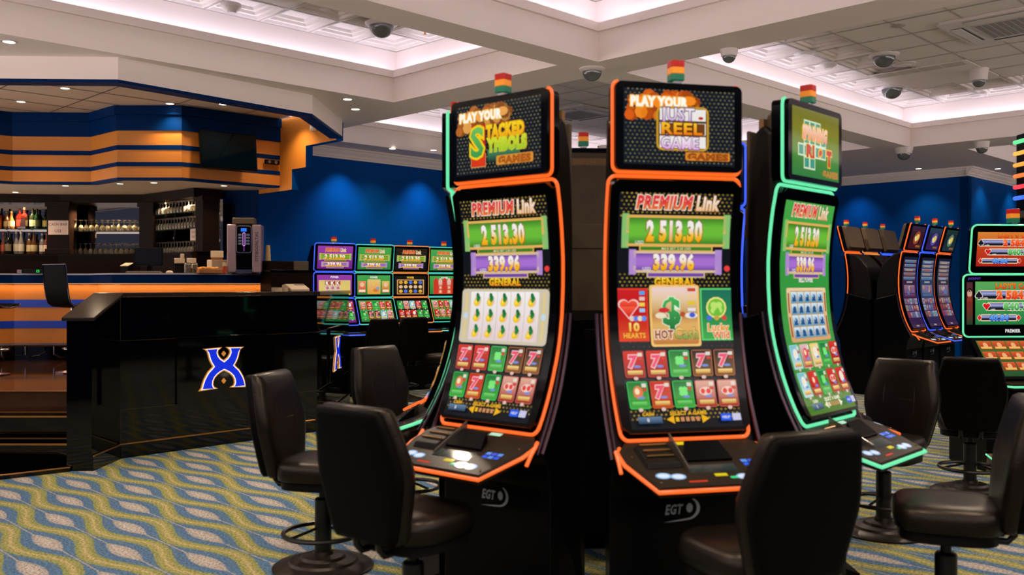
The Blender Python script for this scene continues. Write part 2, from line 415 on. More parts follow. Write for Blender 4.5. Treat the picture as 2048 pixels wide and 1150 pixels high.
def wall(name, pts, z0, z1, m, th=.15, side=1):
    mb = MB()
    for (a, b) in zip(pts, pts[1:]):
        A, B = Vector((*a, 0)), Vector((*b, 0)); n = Vector((-(B - A).y, (B - A).x, 0)).normalized() * th * side
        mb.slab([(A.x, A.y), (B.x, B.y), (B.x + n.x, B.y + n.y), (A.x + n.x, A.y + n.y)], z0, z1)
    return struct(mb.build(name, m))
wall('wall_back', [pq(P_W, Q_W), pq(P_R + .15, Q_W)], 0, ZS, M_BLUE)
wall('wall_right', [pq(P_R, Q_W), pq(P_R, Q_R)], 0, ZS, M_BLUE)
wall('wall_shield_near', [pq(-2.2, 10.4), pq(-2.2, -2.2)], 0, 2.3, M_NAVY); wall('wall_shield_side', [pq(-2.2, -2.2), pq(24, -2.2)], 0, 2.3, M_NAVY)  # added unseen low walls: block ambient light, keep the half wall's reflections dark
wall('wall_shield_end', [pq(24, Q_R), pq(24, -2.2)], 0, ZS, M_NAVY)  # added unseen wall, cuts stray light on the corner wall
wall('wall_corner', [pq(P_R, Q_R), pq(24, Q_R)], 0, ZS, M_BLUE)
def crown(name, a, b, n, ext0=0, ext1=0):                 # stepped moulding under the soffit; n points into the room
    A, B = Vector((*a, 0)), Vector((*b, 0)); t = (B - A).normalized(); n = Vector((*n, 0)); A = A - t * ext0; B = B + t * ext1
    pr = [(0, 3.60), (.012, 3.60), (.02, 3.625), (.035, 3.63), (.05, 3.66), (.085, 3.70), (.095, 3.73), (.12, 3.735), (.12, ZS), (0, ZS)]
    mb = MB(); mb.prism(pr, lambda d, z: tuple(A + n * d + Vector((0, 0, z))), lambda d, z: tuple(B + n * d + Vector((0, 0, z))))
    struct(mb.build(name, M_WHITE))
s2 = sqrt(.5)
crown('trim_1', pq(P_W + .11, Q_W), pq(P_R, Q_W), (s2, -s2)); crown('trim_2', pq(P_R, Q_W), pq(P_R, Q_R), (-s2, -s2), 0, 0)
crown('trim_3', pq(P_R, Q_R), pq(24, Q_R), (s2, -s2), .12)

# ---- canopy over the bar: white face above, navy underside
M_BARCEIL = mat('tan_acoustic_tile', C(205, 184, 155), .85, noise=.1, nscale=30, bump=.1, bscale=200)
def offset_line(pts, d):
    out = []
    for i, p in enumerate(pts):
        ns = []
        for a, b in (([pts[i - 1], p] if i else []), ([p, pts[i + 1]] if i < len(pts) - 1 else [])) if False else []: pass
        for k in (i - 1, i):
            if 0 <= k < len(pts) - 1:
                t = Vector((pts[k + 1][0] - pts[k][0], pts[k + 1][1] - pts[k][1])).normalized(); ns.append(Vector((-t.y, t.x)))
        n = sum(ns, Vector((0, 0))).normalized(); c = n.dot(ns[0]); out.append((p[0] + n.x * d / c, p[1] + n.y * d / c))
    return out
inner = offset_line(BULK, .16)
cb = MB(); n = len(BULK)
for i in range(n - 1):
    a, b, c, d = BULK[i], BULK[i + 1], inner[i + 1], inner[i]
    cb.add([(*a, 3.55), (*b, 3.55), (*b, ZS), (*a, ZS)], [(0, 1, 2, 3)], 0)
    cb.add([(*a, 3.52), (*b, 3.52), (*b, 3.55), (*a, 3.55)], [(0, 1, 2, 3)], 1)
    cb.add([(*a, 3.52), (*b, 3.52), (*c, 3.52), (*d, 3.52)], [(3, 2, 1, 0)], 1)
    cb.add([(*d, 3.52), (*c, 3.52), (*c, 3.97), (*d, 3.97)], [(0, 1, 2, 3)], 1)
a, d = BULK[-1], inner[-1]; cb.add([(*a, 3.52), (*d, 3.52), (*d, ZS), (*a, ZS)], [(0, 1, 2, 3)], 1)
struct(cb.build('wall_canopy', [M_WHITE, M_NAVY]))
fill('ceiling_bar', inner + [pq(P_W, Q_W), (-4.4, 15.5), (-10, 15.5), (-10, 8.5)], [], 3.96, M_BARCEIL)
gl = MB()                                               # tile grid of the bar ceiling
for k in range(9):
    q0 = 7.6 + k * .62
    A, B = pq(1.2, q0), pq(6.85, q0)
    gl.tube([(*A, 3.957), (*B, 3.957)], .009, 4)
    p0 = 1.2 + k * .66 + .3
    A, B = pq(p0, 8.7), pq(p0, 13.2)
    gl.tube([(*A, 3.957), (*B, 3.957)], .009, 4)
# keep only the grid behind the canopy edge
gl2 = MB()
for k in range(12):
    q0 = 8.95 + k * .62
    for p0, p1 in ((max(1.0, 2.2 - k * .2), 6.86),):
        pts = [pq(p0, q0), pq(p1, q0)]
        if pts[0][1] < 8.75:
            t = (8.75 - pts[0][1]) / (pts[1][1] - pts[0][1]); pts[0] = tuple(u + (v - u) * t for u, v in zip(*pts))
        gl2.add([(*pts[0], 3.957), (*pts[1], 3.957), (*[c + .02 for c in pts[1]], 3.957), (*[c + .02 for c in pts[0]], 3.957)], [(3, 2, 1, 0)])
        (xa, ya), (xb, yb) = pts
        gl2.f[-1] = gl2.f[-1]
        gl2.v[-2] = (xb - .014, yb + .014, 3.957); gl2.v[-1] = (xa - .014, ya + .014, 3.957)
for k in range(5):
    p0 = 6.3 - k * .95; a = pq(p0, 8.95 if p0 > 3.5 else 8.95 + (3.5 - p0)); b = pq(p0, 13.5)
    gl2.add([(*a, 3.956), (*b, 3.956), (b[0] + .014, b[1] + .014, 3.956), (a[0] + .014, a[1] + .014, 3.956)], [(0, 1, 2, 3)])
struct(gl2.build('ceiling_bar_grid', mat('dark_tile_joint', C(96, 80, 64), .8, noise=.05)))
# ---- stepped wing wall, ochre face and blue edges
wg = MB(); poly = [(10.14, 3.96), (10.14, 3.52), (10.86, 3.52), (10.86, 3.23), (11.21, 3.23), (11.21, 2.95), (Q_W, 2.95), (Q_W, 3.96)]
V0 = lambda q, z: (*pq(P_W, q), z); V1 = lambda q, z: (*pq(P_W + .11, q), z)
k = len(poly); wg.add([V0(*p) for p in poly] + [V1(*p) for p in poly], [(i, (i + 1) % k, k + (i + 1) % k, k + i) for i in range(k)], 1)
tr = tessellate_polygon([[Vector((a, b, 0)) for a, b in poly]])
wg.add([V0(*p) for p in poly], [tuple(t) for t in tr], 0); wg.add([V1(*p) for p in poly], [tuple(t) for t in tr], 1)
struct(wg.build('wall_wing', [M_ORANGE, M_BLUE]))
wall('wall_bar_end', [(-4.45, 13.55), pq(P_W, Q_W)], .6, 3.1, M_NAVY, .1)
# ---- banded bulkhead above the back bar
SB = [(-8.4, 11.2), (-6.75, 12.5), (-5.72, 12.56), (-5.14, 12.04), (-4.30, 12.04), (-3.27, 13.03)]
bands = [(3.00, 3.03, 1, 0), (3.03, 3.175, 0, 0), (3.175, 3.23, 1, .006), (3.23, 3.39, 0, 0), (3.39, 3.45, 1, .006), (3.45, 3.64, 0, 0), (3.64, 3.84, 1, .02), (3.84, 3.96, 1, .05)]
sb = MB()
for z0, z1, mi, off in bands:
    fr = offset_line(SB, -off) if off else SB
    bk = offset_line(SB, .12)
    for i in range(len(SB) - 1):
        sb.slab([fr[i], fr[i + 1], bk[i + 1], bk[i]], z0, z1, mi)
struct(sb.build('wall_bulkhead', [M_ORANGE, M_NAVY]))
fill('ceiling_back_bar', offset_line(SB, .06) + [pq(P_W, Q_W), (-4.3, 15.2), (-10, 15.2), (-10, 11.2)], [], 3.01, mat('tan_plaster', C(190, 170, 140), .6, noise=.05))
# ---- raised bar floor and its steps
M_BARFLOOR = mat('glossy_brown_tile', C(58, 36, 22), .07, noise=.25, nscale=6)
pf = MB(); pf.slab([(-10, 8.95), (-3.91, 8.95), (-3.76, 8.74), (-2.36, 10.2), (-2.36, 12.86), (-3.75, 13.4), (-4.4, 15.4), (-10, 15.4)], 0, .6)
struct(pf.build('floor_platform', [M_BARFLOOR]))
st = MB()
for y0, y1, z in ((8.25, 8.6, .205), (8.6, 8.95, .402)): st.box(-10, -3.91, y0, y1 + .02, 0, z)
st.slab([(-10, 7.05), (-4.3, 7.72), (-3.86, 8.08), (-3.91, 8.26), (-10, 8.26)], 0, .035)
struct(st.build('floor_steps', M_GRANITE))
nz = MB()
for y, z in ((8.25, .205), (8.6, .402), (8.95, .602)): nz.tube([(-10, y, z), (-3.91, y, z)], .011, 6)
nz.tube([(-10, 7.05, .036), (-4.3, 7.72, .036), (-3.86, 8.08, .036)], .008, 6)
for y, z in ((8.58, .207), (8.93, .404)): nz.tube([(-10, y, z), (-3.91, y, z)], .004, 6)
struct(nz.build('trim_4', M_GOLDLINE))

# ---- black polished half wall in front of the bar
WL = [(-3.68, 8.10), (-3.68, 8.69), (-2.17, 10.30), (-2.24, 12.70)]
wi = offset_line(WL, .22)
hw = MB()
hw.side([(-8.10, 0), (-8.10, 1.315), (-8.69, 1.515), (-8.69, 0)], -3.90, -3.68)
for i in (1, 2): hw.slab([WL[i], WL[i + 1], wi[i + 1], wi[i]], 0, 1.515)
hw.slab([(-3.68, 8.69), wi[1], (-3.90, 8.69)], 0, 1.515)
struct(hw.build('wall_partition', M_GRANITE))
cp = MB(); wo = offset_line(WL, -.035); wj = offset_line(WL, .255)
cp.side([(-8.07, 1.315), (-8.07, 1.345), (-8.69, 1.555), (-8.69, 1.52)], -3.935, -3.645)
for i in (1, 2): cp.slab([wo[i], wo[i + 1], wj[i + 1], wj[i]], 1.517, 1.557)
cp.slab([(-3.645, 8.69), wj[1], (-3.935, 8.69)], 1.517, 1.557)
struct(cp.build('trim_5', mat('black_stone_cap', C(34, 29, 25), .14, noise=.2, nscale=60), bevel=.006))
bs = MB()
o1 = offset_line(WL, -.014); o2 = offset_line(WL, 0)
for i in (0, 1, 2): bs.slab([o1[i], o1[i + 1], o2[i + 1], o2[i]], 0, .13)
struct(bs.build('baseboard_bar', M_GRANITE))
br = MB(); o1 = offset_line(WL, -.016)
br.tube([(*p, .133) for p in o1], .008, 6)
struct(br.build('trim_6', M_GOLDLINE))
ln = MB(); o3 = offset_line(WL, -.001)
for z in (1.105, .455): ln.tube([(*p, z) for p in o3[1:]], .0016, 5)
for f in (.33,):
    for z0, z1 in ((.13, .455), (1.105, 1.515)):
        p = Vector(o3[1]).lerp(Vector(o3[2]), f) if False else Vector(o3[1])
        ln.tube([(p.x, p.y, z0), (p.x, p.y, z1)], .002, 5)
struct(ln.build('trim_7', mat('bronze_joint', C(84, 66, 50), .4, .8, noise=.05)))
# ------------------------------------------------------------------ X emblem panels on the half wall
XH = [(-.55, .485), (-.045, .505), (-.14, .43), (-.155, .375), (-.13, .31), (-.08, .245), (0, .19)]
XOUT = ([(-.55, .485), (-.455, .43), (-.43, .36), (-.41, .28), (-.385, .2), (-.345, .12), (-.30, .05), (-.35, 0), (-.42, -.06), (-.48, -.15), (-.53, -.235), (-.575, -.35), (-.6, -.44), (-.66, -.52)],
        [(-.15, -.49), (-.25, -.44), (-.275, -.38), (-.265, -.3), (-.23, -.23), (-.16, -.16), (-.08, -.11), (0, -.075)],
        [(0, .19), (-.08, .245), (-.13, .31), (-.155, .375), (-.14, .43), (-.045, .505)])
def x_outline():
    l = XOUT[0]; b = XOUT[1]; t = XOUT[2]
    m = lambda pts: [(-x, y) for x, y in reversed(pts)]
    return l + b + m(b)[1:] + m(l) + m(t) + t[1:]
def inset(poly, d):
    out = []; n = len(poly)
    for i in range(n):
        p = Vector(poly[i]); a = (p - Vector(poly[i - 1])); b = (Vector(poly[(i + 1) % n]) - p)
        if a.length < 1e-6: a = b
        if b.length < 1e-6: b = a
        a.normalize(); b.normalize()
        n1 = Vector((-a.y, a.x)); n2 = Vector((-b.y, b.x)); nn = n1 + n2
        if nn.length < .2: nn = n1
        nn.normalize(); c = max(nn.dot(n1), .45); out.append(tuple(p + nn * (d / c)))
    return out
def emblem_panel(A, B, zc, w, h, label):
    A, B = Vector((*A, 0)), Vector((*B, 0)); t = (B - A).normalized(); mid = (A + B) / 2
    nrm = Vector((t.y, -t.x, 0))
    M = Matrix((( t.x, nrm.x, 0, mid.x), (t.y, nrm.y, 0, mid.y), (0, 0, 1, zc), (0, 0, 0, 1)))
    root = thing('emblem_panel', label, 'sign', M @ Vector((0, .0015, -h / 2)), 0)
    T = Matrix.Translation(-(M @ Vector((0, .0015, -h / 2)))) @ M
    pb = MB(); pb.box(-w / 2, w / 2, .0015, .022, -h / 2, h / 2, 0, T); pb.build('panel', M_GRANITE, root, bevel=.003)
    o = x_outline(); area_ = sum(a[0] * b[1] - b[0] * a[1] for a, b in zip(o, o[1:] + o[:1]))
    s = 1 if area_ > 0 else -1; k = .42
    for nm, ins, y1, m in (('gold_border', 0, .032, mat('emblem_gold', C(196, 138, 62), .35, .2, emis=C(190, 120, 50), es=.25)),
                            ('white_border', .022, .036, mat('emblem_white', C(225, 215, 205), .4, emis=C(225, 210, 195), es=.5)),
                            ('letter', .05, .039, mat('emblem_blue', C(4, 34, 170), .35, emis=C(4, 40, 220), es=.42))):
        po = inset(o, s * ins) if ins else o
        mb = MB(); mb.prism([(x * k, y * k) for x, y in po], lambda x, z: tuple(T @ Vector((x, .022, z))), lambda x, z: tuple(T @ Vector((x, y1, z))))
        mb.build(nm, m, root)
    for z in (.345, -.315):
        d = MB(); d.prism([(0, .07), (-.06, 0), (0, -.07), (.06, 0)], lambda x, y: tuple(T @ Vector((x * k, .022, (y + z) * k))), lambda x, y: tuple(T @ Vector((x * k, .034, (y + z) * k))))
        d.build('diamond', MATS['emblem_gold'], root)
u = Vector((WL[2][0] - WL[1][0], WL[2][1] - WL[1][1])).normalized()
f = lambda s: (WL[1][0] + u.x * s, WL[1][1] + u.y * s)
emblem_panel(f(.60), f(1.50), .785, 1.0, .66, 'blue and gold X emblem on the wide front face of the black half wall')
e = Vector((WL[3][0] - WL[2][0], WL[3][1] - WL[2][1])).normalized(); g = lambda s: (WL[2][0] + e.x * s, WL[2][1] + e.y * s)
emblem_panel(g(.75), g(1.75), .785, 1.0, .66, 'blue and gold X emblem seen edge-on around the corner of the black half wall')

# ------------------------------------------------------------------ bar counter
BC = [(-8.6, 11.1), (-6.75, 12.5), (-5.75, 12.56), (-5.22, 12.06), (-4.30, 12.04), (-3.24, 13.02)]
bar = thing('bar_counter', 'long ochre and blue banded bar counter with under-lit top', 'bar counter', (-5.0, 12.3, .6))
T = Matrix.Translation((5.0, -12.3, -.6))
def strip(name, z0, z1, off0, off1, m, bev=0):
    fr = offset_line(BC, off0); bk = offset_line(BC, off1); mb = MB()
    for i in range(len(BC) - 1): mb.slab([fr[i], fr[i + 1], bk[i + 1], bk[i]], z0, z1, 0, T)
    return mb.build(name, m, bar, bevel=bev)
M_BARLITE = mat('pale_counter_edge', C(190, 190, 200), .3, noise=.05)
strip('worktop', 1.765, 1.785, -.005, .62, M_BARLITE)
strip('top_band', 1.66, 1.765, 0, .5, M_NAVY)
strip('front_panel', .80, 1.655, .14, .5, M_ORANGE)
for z0, z1 in ((1.325, 1.43), (1.04, 1.14)): strip('blue_band', z0, z1, .134, .14, mat('underlit_blue_paint', C(4, 58, 185), .4, noise=.05))  # brighter blue: glow of the under-counter light put into the band colour
strip('kick_plate', .6, .80, .20, .5, M_GRANITE)
strip('led_strip', 1.648, 1.654, .06, .10, mat('warm_led_strip', (1, 1, 1), .5, emis=(1.0, .62, .30), es=.35))
for a, b in zip(offset_line(BC, .07), offset_line(BC, .07)[1:]):
    d = Vector((b[0] - a[0], b[1] - a[1])); area('bar_led_tape', ((a[0] + b[0]) / 2, (a[1] + b[1]) / 2, 1.645), (0, 0, math.atan2(d.y, d.x)), d.length, .03, 1.15 * d.length, (1.0, .66, .42))
rl = MB(); ro = offset_line(BC, -.10)
rl.tube([(*p, .825) for p in ro], .022, 8, M=T); rl.build('foot_rail', M_CHROME, bar, 40)
rb = offset_line(BC, .20)
for i in range(len(BC) - 1):
    for t in (.2, .6, .95):
        a = Vector(ro[i]).lerp(Vector(ro[i + 1]), t); c = Vector(rb[i]).lerp(Vector(rb[i + 1]), t)
        mb = MB(); mb.tube([(*a, .82), (a.x, a.y, .70), (*a.lerp(c, .5), .65), (*c, .64)], .012, 6, M=T); mb.build('rail_bracket', M_CHROME, bar, 40)

# ------------------------------------------------------------------ back bar with mirrors and shelves
M_MIRROR = mat('smoked_mirror', C(118, 112, 108), .03, 1.0, noise=.02)
M_GLASSSH = mat('shelf_glass', C(70, 90, 76), .08, trans=.6, spec=.6, noise=.02)
bb = thing('back_bar', 'dark wooden back bar with columns, mirrors and glass shelves', 'shelving', (-6.2, 14.4, .6))
T = Matrix.Translation((6.2, -14.4, -.6))
BBL = [(-9.2, 14.0), (-6.9, 14.3), (-5.55, 14.3), (-4.36, 13.26)]
def bstrip(name, z0, z1, o0, o1, m, seg=None, bev=0):
    fr = offset_line(BBL, o0); bk = offset_line(BBL, o1); mb = MB()
    for i in range(len(BBL) - 1):
        if seg is None or i == seg: mb.slab([fr[i], fr[i + 1], bk[i + 1], bk[i]], z0, z1, 0, T)
    return mb.build(name, m, bb, bevel=bev)
bstrip('base_cabinet', .6, 2.06, -.25, .25, M_DKWOOD)
bstrip('ledge', 2.06, 2.10, -.27, .25, M_DKWOOD)
bstrip('header', 2.88, 3.005, -.22, .25, M_DKWOOD)
for i in range(3): bstrip('mirror', 2.10, 2.88, .20, .24, M_MIRROR, i)
for (x, y, w, rz) in ((-6.9, 14.18, .34, 0), (-5.53, 14.2, .26, -.3), (-4.36, 13.24, .2, -.72)):
    mb = MB(); Mx = T @ Matrix.Translation((x, y, 0)) @ Matrix.Rotation(rz, 4, 'Z')
    mb.box(-w / 2, w / 2, -.13, .13, 2.10, 2.88, 0, Mx)
    mb.box(-w / 2 - .02, w / 2 + .02, -.15, .13, 2.82, 2.9, 0, Mx); mb.box(-w / 2 - .02, w / 2 + .02, -.15, .13, 2.10, 2.18, 0, Mx)
    mb.build('column', M_DKWOOD, bb, bevel=.006)
SHELF = {0: [2.49], 1: [2.46], 2: [2.46, 2.70]}
def seg_pt(i, t, off):
    l = offset_line(BBL, off); return Vector(l[i]).lerp(Vector(l[i + 1]), t)
for i, zs in SHELF.items():
    for z in zs:
        a, b, c, d = seg_pt(i, .04, -.08), seg_pt(i, .96, -.08), seg_pt(i, .96, .19), seg_pt(i, .04, .19)
        mb = MB(); mb.slab([tuple(a), tuple(b), tuple(c), tuple(d)], z - .012, z, 0, T); mb.build('shelf', M_GLASSSH, bb)
# warm under-header lamps over the shelves
for i, ts in ((0, (.45, .75)), (1, (.25, .75)), (2, (.3, .75))):
    for t in ts:
        p = seg_pt(i, t, -.06); spot('shelf_lamp', (p.x, p.y, 2.875), 120, (1.0, .70, .42), 130, .9, .03)
# ---- glasses: stemware standing upside down on the shelves
M_GLASS = mat('clear_glassware', C(250, 238, 205), .02, spec=1.0, trans=.85, ior=1.4, noise=.02)
def wine_mesh():
    mb = MB(); mb.lathe([(.030, 0), (.036, .03), (.037, .055), (.026, .085), (.005, .10), (.0045, .155), (.012, .163), (.031, .168), (.031, .171), (.004, .173)], 10); return mb
def tumbler_mesh():
    mb = MB(); mb.lathe([(.034, 0), (.036, .02), (.030, .12), (.026, .128), (.001, .125)], 10); return mb
ng = 0
def glass(kind, p, z, label, group):
    mb = wine_mesh() if kind == 'wine_glass' else tumbler_mesh()
    o = mb.build(kind, M_GLASS, None, 40, key='glass_' + kind, loc=(p.x, p.y, z)); o.rotation_euler = (0, 0, random.uniform(0, 6)); tag(o, label, 'glass', group)
    return o
for (seg, z, n, rows, kind, lab, grp, t0, t1) in (
        (1, 2.461, 12, 2, 'wine_glass', 'upside-down stemmed glass on the upper shelf of the middle mirror bay', 'glasses on the middle upper shelf', .13, .88),
        (1, 2.101, 13, 3, 'wine_glass', 'upside-down stemmed glass on the ledge of the middle mirror bay', 'glasses on the middle ledge', .13, .90),
        (2, 2.701, 13, 2, 'wine_glass', 'stemmed glass on the top shelf of the angled mirror bay', 'glasses on the angled top shelf', .13, .90),
        (2, 2.461, 14, 3, 'wine_glass', 'clear stemmed glass on the second shelf of the angled mirror bay', 'glasses on the angled second shelf', .13, .90),
        (2, 2.101, 14, 3, 'wine_glass', 'clear stemmed glass on the ledge of the angled mirror bay', 'glasses on the angled ledge', .13, .90)):
    for r in range(rows):
        for k in range(n):
            t = t0 + (t1 - t0) * (k + .5 * (r % 2)) / n
            p = seg_pt(seg, t, -.05 + r * .08); glass(kind, p, z, lab, grp)
# ---- bottles
def bottle(p, z, col, capcol, lab, kind, label, h=.30, r=.04):
    root = thing('liquor_bottle', label, 'bottle', (p.x, p.y, z), 0, 'bottles on the back bar')
    mb = MB()
    if kind == 'round': pr = [(r * .9, 0), (r, .01), (r, h * .55), (r * .8, h * .66), (r * .36, h * .74), (r * .32, h * .9)]
    elif kind == 'square': pr = [(r * 1.1, 0), (r * 1.15, .01), (r * 1.15, h * .6), (r * .9, h * .68), (r * .35, h * .74), (r * .33, h * .9)]
    else: pr = [(r * .9, 0), (r, .01), (r * .95, h * .45), (r * .55, h * .62), (r * .33, h * .8), (r * .32, h * .92)]
    m = mat('bottle_%d_%d_%d' % col, tuple(x * .5 for x in C(*col)), .06, spec=.7, trans=.3, noise=.05)
    n = 4 if kind == 'square' else 14
    mb.lathe(pr, n); o = mb.build('bottle_body', m, root, 40); o.rotation_euler = (0, 0, pi / 4)
    c = MB(); c.lathe([(r * .38, h * .9), (r * .38, h), (r * .3, h * 1.0)], 10); c.build('cap', mat('cap_%d_%d_%d' % capcol, C(*capcol), .35, .3, noise=.05), root, 40)
    l = MB(); rr = r * 1.02 if kind != 'square' else r * .83
    if kind == 'square': l.box(-rr * .85, rr * .85, -rr - .001, rr + .001, h * .14, h * .46)
    else: l.lathe([(rr, h * .14), (rr, h * .44)], 14)
    l.build('bottle_label', mat('paper_%d_%d_%d' % lab, C(*lab), .7, noise=.15, nscale=60), root, 40)
UP = [((190, 90, 30), (190, 140, 60), (150, 60, 30), 'round', 'gold capped amber bottle at the outer end of the upper bottle shelf'),
      ((200, 110, 40), (200, 150, 70), (200, 160, 110), 'square', 'square amber whisky bottle with tan label on the upper bottle shelf'),
      ((190, 80, 30), (200, 160, 80), (210, 70, 30), 'square', 'tall square bottle with orange slanted label on the upper bottle shelf'),
      ((205, 130, 60), (190, 150, 90), (215, 190, 130), 'flask', 'short round amber bottle with cream label on the upper bottle shelf'),
      ((200, 125, 55), (180, 140, 80), (205, 180, 120), 'flask', 'second short amber bottle beside its twin on the upper bottle shelf'),
      ((120, 30, 20), (60, 20, 16), (140, 40, 25), 'square', 'dark red square bottle on the upper bottle shelf'),
      ((90, 25, 18), (120, 30, 20), (60, 30, 22), 'square', 'dark bottle with red slanted label on the upper bottle shelf'),
      ((30, 40, 20), (40, 30, 20), (150, 140, 90), 'round', 'dark green bottle with pale label on the upper bottle shelf'),
      ((20, 55, 25), (30, 50, 20), (60, 70, 40), 'round', 'deep green bottle with dark label on the upper bottle shelf'),
      ((25, 60, 30), (30, 30, 25), (210, 190, 110), 'round', 'green bottle with yellow label nearest the cash bar sign on the upper shelf'),
      ((20, 22, 20), (30, 28, 25), (40, 40, 36), 'round', 'black bottle half behind the yellow labelled one on the upper shelf')]
DOWN = [((22, 18, 16), (40, 30, 24), (160, 150, 120), 'flask', 'black flask bottle with oval cream label on the lower bottle ledge'),
        ((26, 20, 18), (130, 30, 25), (40, 34, 30), 'round', 'dark bottle with red cap on the lower bottle ledge'),
        ((30, 24, 18), (40, 30, 24), (215, 200, 150), 'square', 'square dark bottle with cream label on the lower bottle ledge'),
        ((180, 120, 90), (190, 60, 50), (190, 90, 70), 'flask', 'slim pinkish bottle with red cap behind the lower row'),
        ((24, 22, 18), (50, 44, 36), (120, 105, 70), 'round', 'black bottle with gold label on the lower bottle ledge'),
        ((205, 200, 190), (220, 215, 205), (200, 190, 160), 'flask', 'opaque white bottle nearer the outer end, one of the white pair on the ledge'),
        ((210, 205, 195), (225, 220, 210), (205, 195, 165), 'flask', 'opaque white bottle nearer the column, one of the white pair on the ledge'),
        ((170, 120, 60), (210, 200, 180), (215, 195, 140), 'round', 'amber bottle with cream label beside the white pair'),
        ((150, 90, 40), (60, 40, 30), (200, 180, 130), 'flask', 'brown bottle with pale label on the lower bottle ledge'),
        ((190, 190, 180), (210, 205, 195), (220, 215, 200), 'round', 'clear bottle with white cap on the lower bottle ledge'),
        ((160, 90, 45), (150, 40, 30), (215, 190, 150), 'round', 'amber-brown bottle with red cap at the column end of the ledge')]
for row, z, t0, t1, hh in ((UP, 2.491, .50, .905, .33), (DOWN, 2.101, .48, .885, .34)):
    for k, (c, cc, lb, kd, label) in enumerate(row):
        p = seg_pt(0, t0 + (t1 - t0) * k / (len(row) - 1), -.02 + .07 * (k % 2)); bottle(p, z, c, cc, lb, kd, label, hh * (.82 if kd == 'flask' and row is UP else random.uniform(.93, 1.05)), .046)
# ---- paper signs
def paper_sign(loc, rz, w, h, lines, label):
    root = thing('paper_sign', label, 'sign', loc, rz)
    mb = MB(); mb.box(-w / 2, w / 2, -.004, 0, -h / 2, h / 2); mb.build('sheet', mat('sign_paper', C(205, 185, 172), .8, noise=.04), root)
    for t, z, s in lines:
        cv = Canvas(lambda u, zz, l: (u, -.0046, zz)); cv.text(t, 0, z, s, (0, 0, 0), None, .0)
        cv.c = [None] * len(cv.c); cv.build('lettering', mat('sign_ink', C(52, 46, 44), .8, noise=.05), root)
paper_sign((-6.88, 14.025, 2.50), 0, .30, .215, [('CASH BAR', .05, .042), ('US$', -.05, .042)], 'white paper sign reading CASH BAR US$ on the dark column')
pp = seg_pt(2, .88, -.12); paper_sign((pp.x, pp.y, 2.355), -.72, .16, .17, [('CASH', .035, .03), ('US$', -.03, .03)], 'pale paper sign hanging below a glass shelf in the angled mirror bay')
# ------------------------------------------------------------------ things on and around the bar
ZB = 1.786                                             # bar top
M_BOXW = mat('cream_card', C(205, 185, 155), .8, noise=.08); M_CARD = mat('brown_card', C(175, 115, 65), .85, noise=.1)
def bx(root, name, x0, x1, y0, y1, z0, z1, m, bev=.004):
    mb = MB(); mb.box(x0, x1, y0, y1, z0, z1); return mb.build(name, m, root, bevel=bev)
D1 = 12.42
x = at(298, D1)
t = thing('monitor', 'black computer monitor standing on the bar top before the glasses', 'monitor', (x, D1, ZB), R(4))
bx(t, 'screen', -.185, .185, -.02, .02, .10, .345, M_SATIN, .008); bx(t, 'panel', -.172, .172, -.0215, -.019, .115, .333, mat('dark_screen', C(14, 14, 15), .25, noise=.1), 0)
bx(t, 'neck', -.03, .03, 0, .05, .01, .15, M_SATIN); bx(t, 'stand', -.11, .11, -.06, .09, 0, .014, M_SATIN)
t = thing('keyboard', 'low grey keyboard lying in front of the monitor on the bar', 'keyboard', (at(288, 12.22), 12.22, ZB), R(2))
bx(t, 'case', -.22, .22, -.06, .06, 0, .02, M_GREY)
mb = MB()
for r in range(4):
    for k in range(15): mb.box(-.205 + k * .0275, -.183 + k * .0275, -.05 + r * .026, -.03 + r * .026, .02, .027)
mb.build('keys', mat('grey_keys', C(120, 105, 90), .6, noise=.05), t)
t = thing('card_reader', 'pale slanted card reader at the left of the bar monitor', 'card reader', (at(254, 12.3), 12.3, ZB), R(-10))
mb = MB(); mb.side([(-.06, 0), (-.06, .13), (.06, .09), (.07, 0)], -.055, .055); mb.build('body', M_SATIN, t, bevel=.008)
mb = MB(); mb.side([(-.055, .131), (-.055, .142), (.062, .103), (.065, .092)], -.06, .06); mb.build('keypad', M_BOXW, t, bevel=.004)
t = thing('mouse', 'small pale computer mouse beside the keyboard on the bar', 'mouse', (at(339, 12.2), 12.2, ZB)); mb = MB()
mb.loft([[(.05 * s * cos(a), .03 * s * sin(a), z) for a in [k * pi / 6 for k in range(12)]] for s, z in ((.9, 0), (1, .01), (.8, .025), (.4, .034))]); mb.build('shell', M_BOXW, t, 60)
def jar(px, d, r, h, label, fillc):
    t = thing('condiment_jar', label, 'jar', (at(px, d), d, ZB)); mb = MB()
    mb.lathe([(r * .95, 0), (r, .008), (r, h * .86), (r * .8, h * .92)], 18); mb.build('glass_body', M_GLASS, t, 40)
    mb = MB(); mb.lathe([(r * .9, .008), (r * .9, h * .5)], 16); mb.build('contents', mat('jar_fill_%d' % fillc[0], C(*fillc), .8, noise=.3, nscale=80), t)
    mb = MB(); mb.lathe([(r * .86, h * .92), (r * .88, h * .93), (r * .88, h), (r * .3, h * 1.04)], 18); mb.build('lid', M_CHROME, t, 40)
jar(375, 12.2, .042, .135, 'glass jar with pale sugar, nearer the monitor of the two jars', (190, 150, 110))
jar(389, 12.25, .042, .135, 'glass jar with brown contents beside the tray of snacks', (150, 100, 60))
def holder(px, d, label, z, w, extra):
    t = thing('napkin_holder', label, 'holder', (at(px, d), d, ZB)); bx(t, 'stand', -w * .5, w * .5, -.05, .05, 0, z, M_SATIN)
    bx(t, 'napkins', -w * .55, w * .55, -.05, .05, z, z + .07, M_BOXW)
    if extra: bx(t, 'straws', w * .2, w * .55, -.03, .03, z + .07, z + .13, M_BOXW)
holder(359, 12.62, 'black caddy with cream napkins and straws behind the jars', .14, .10, True)
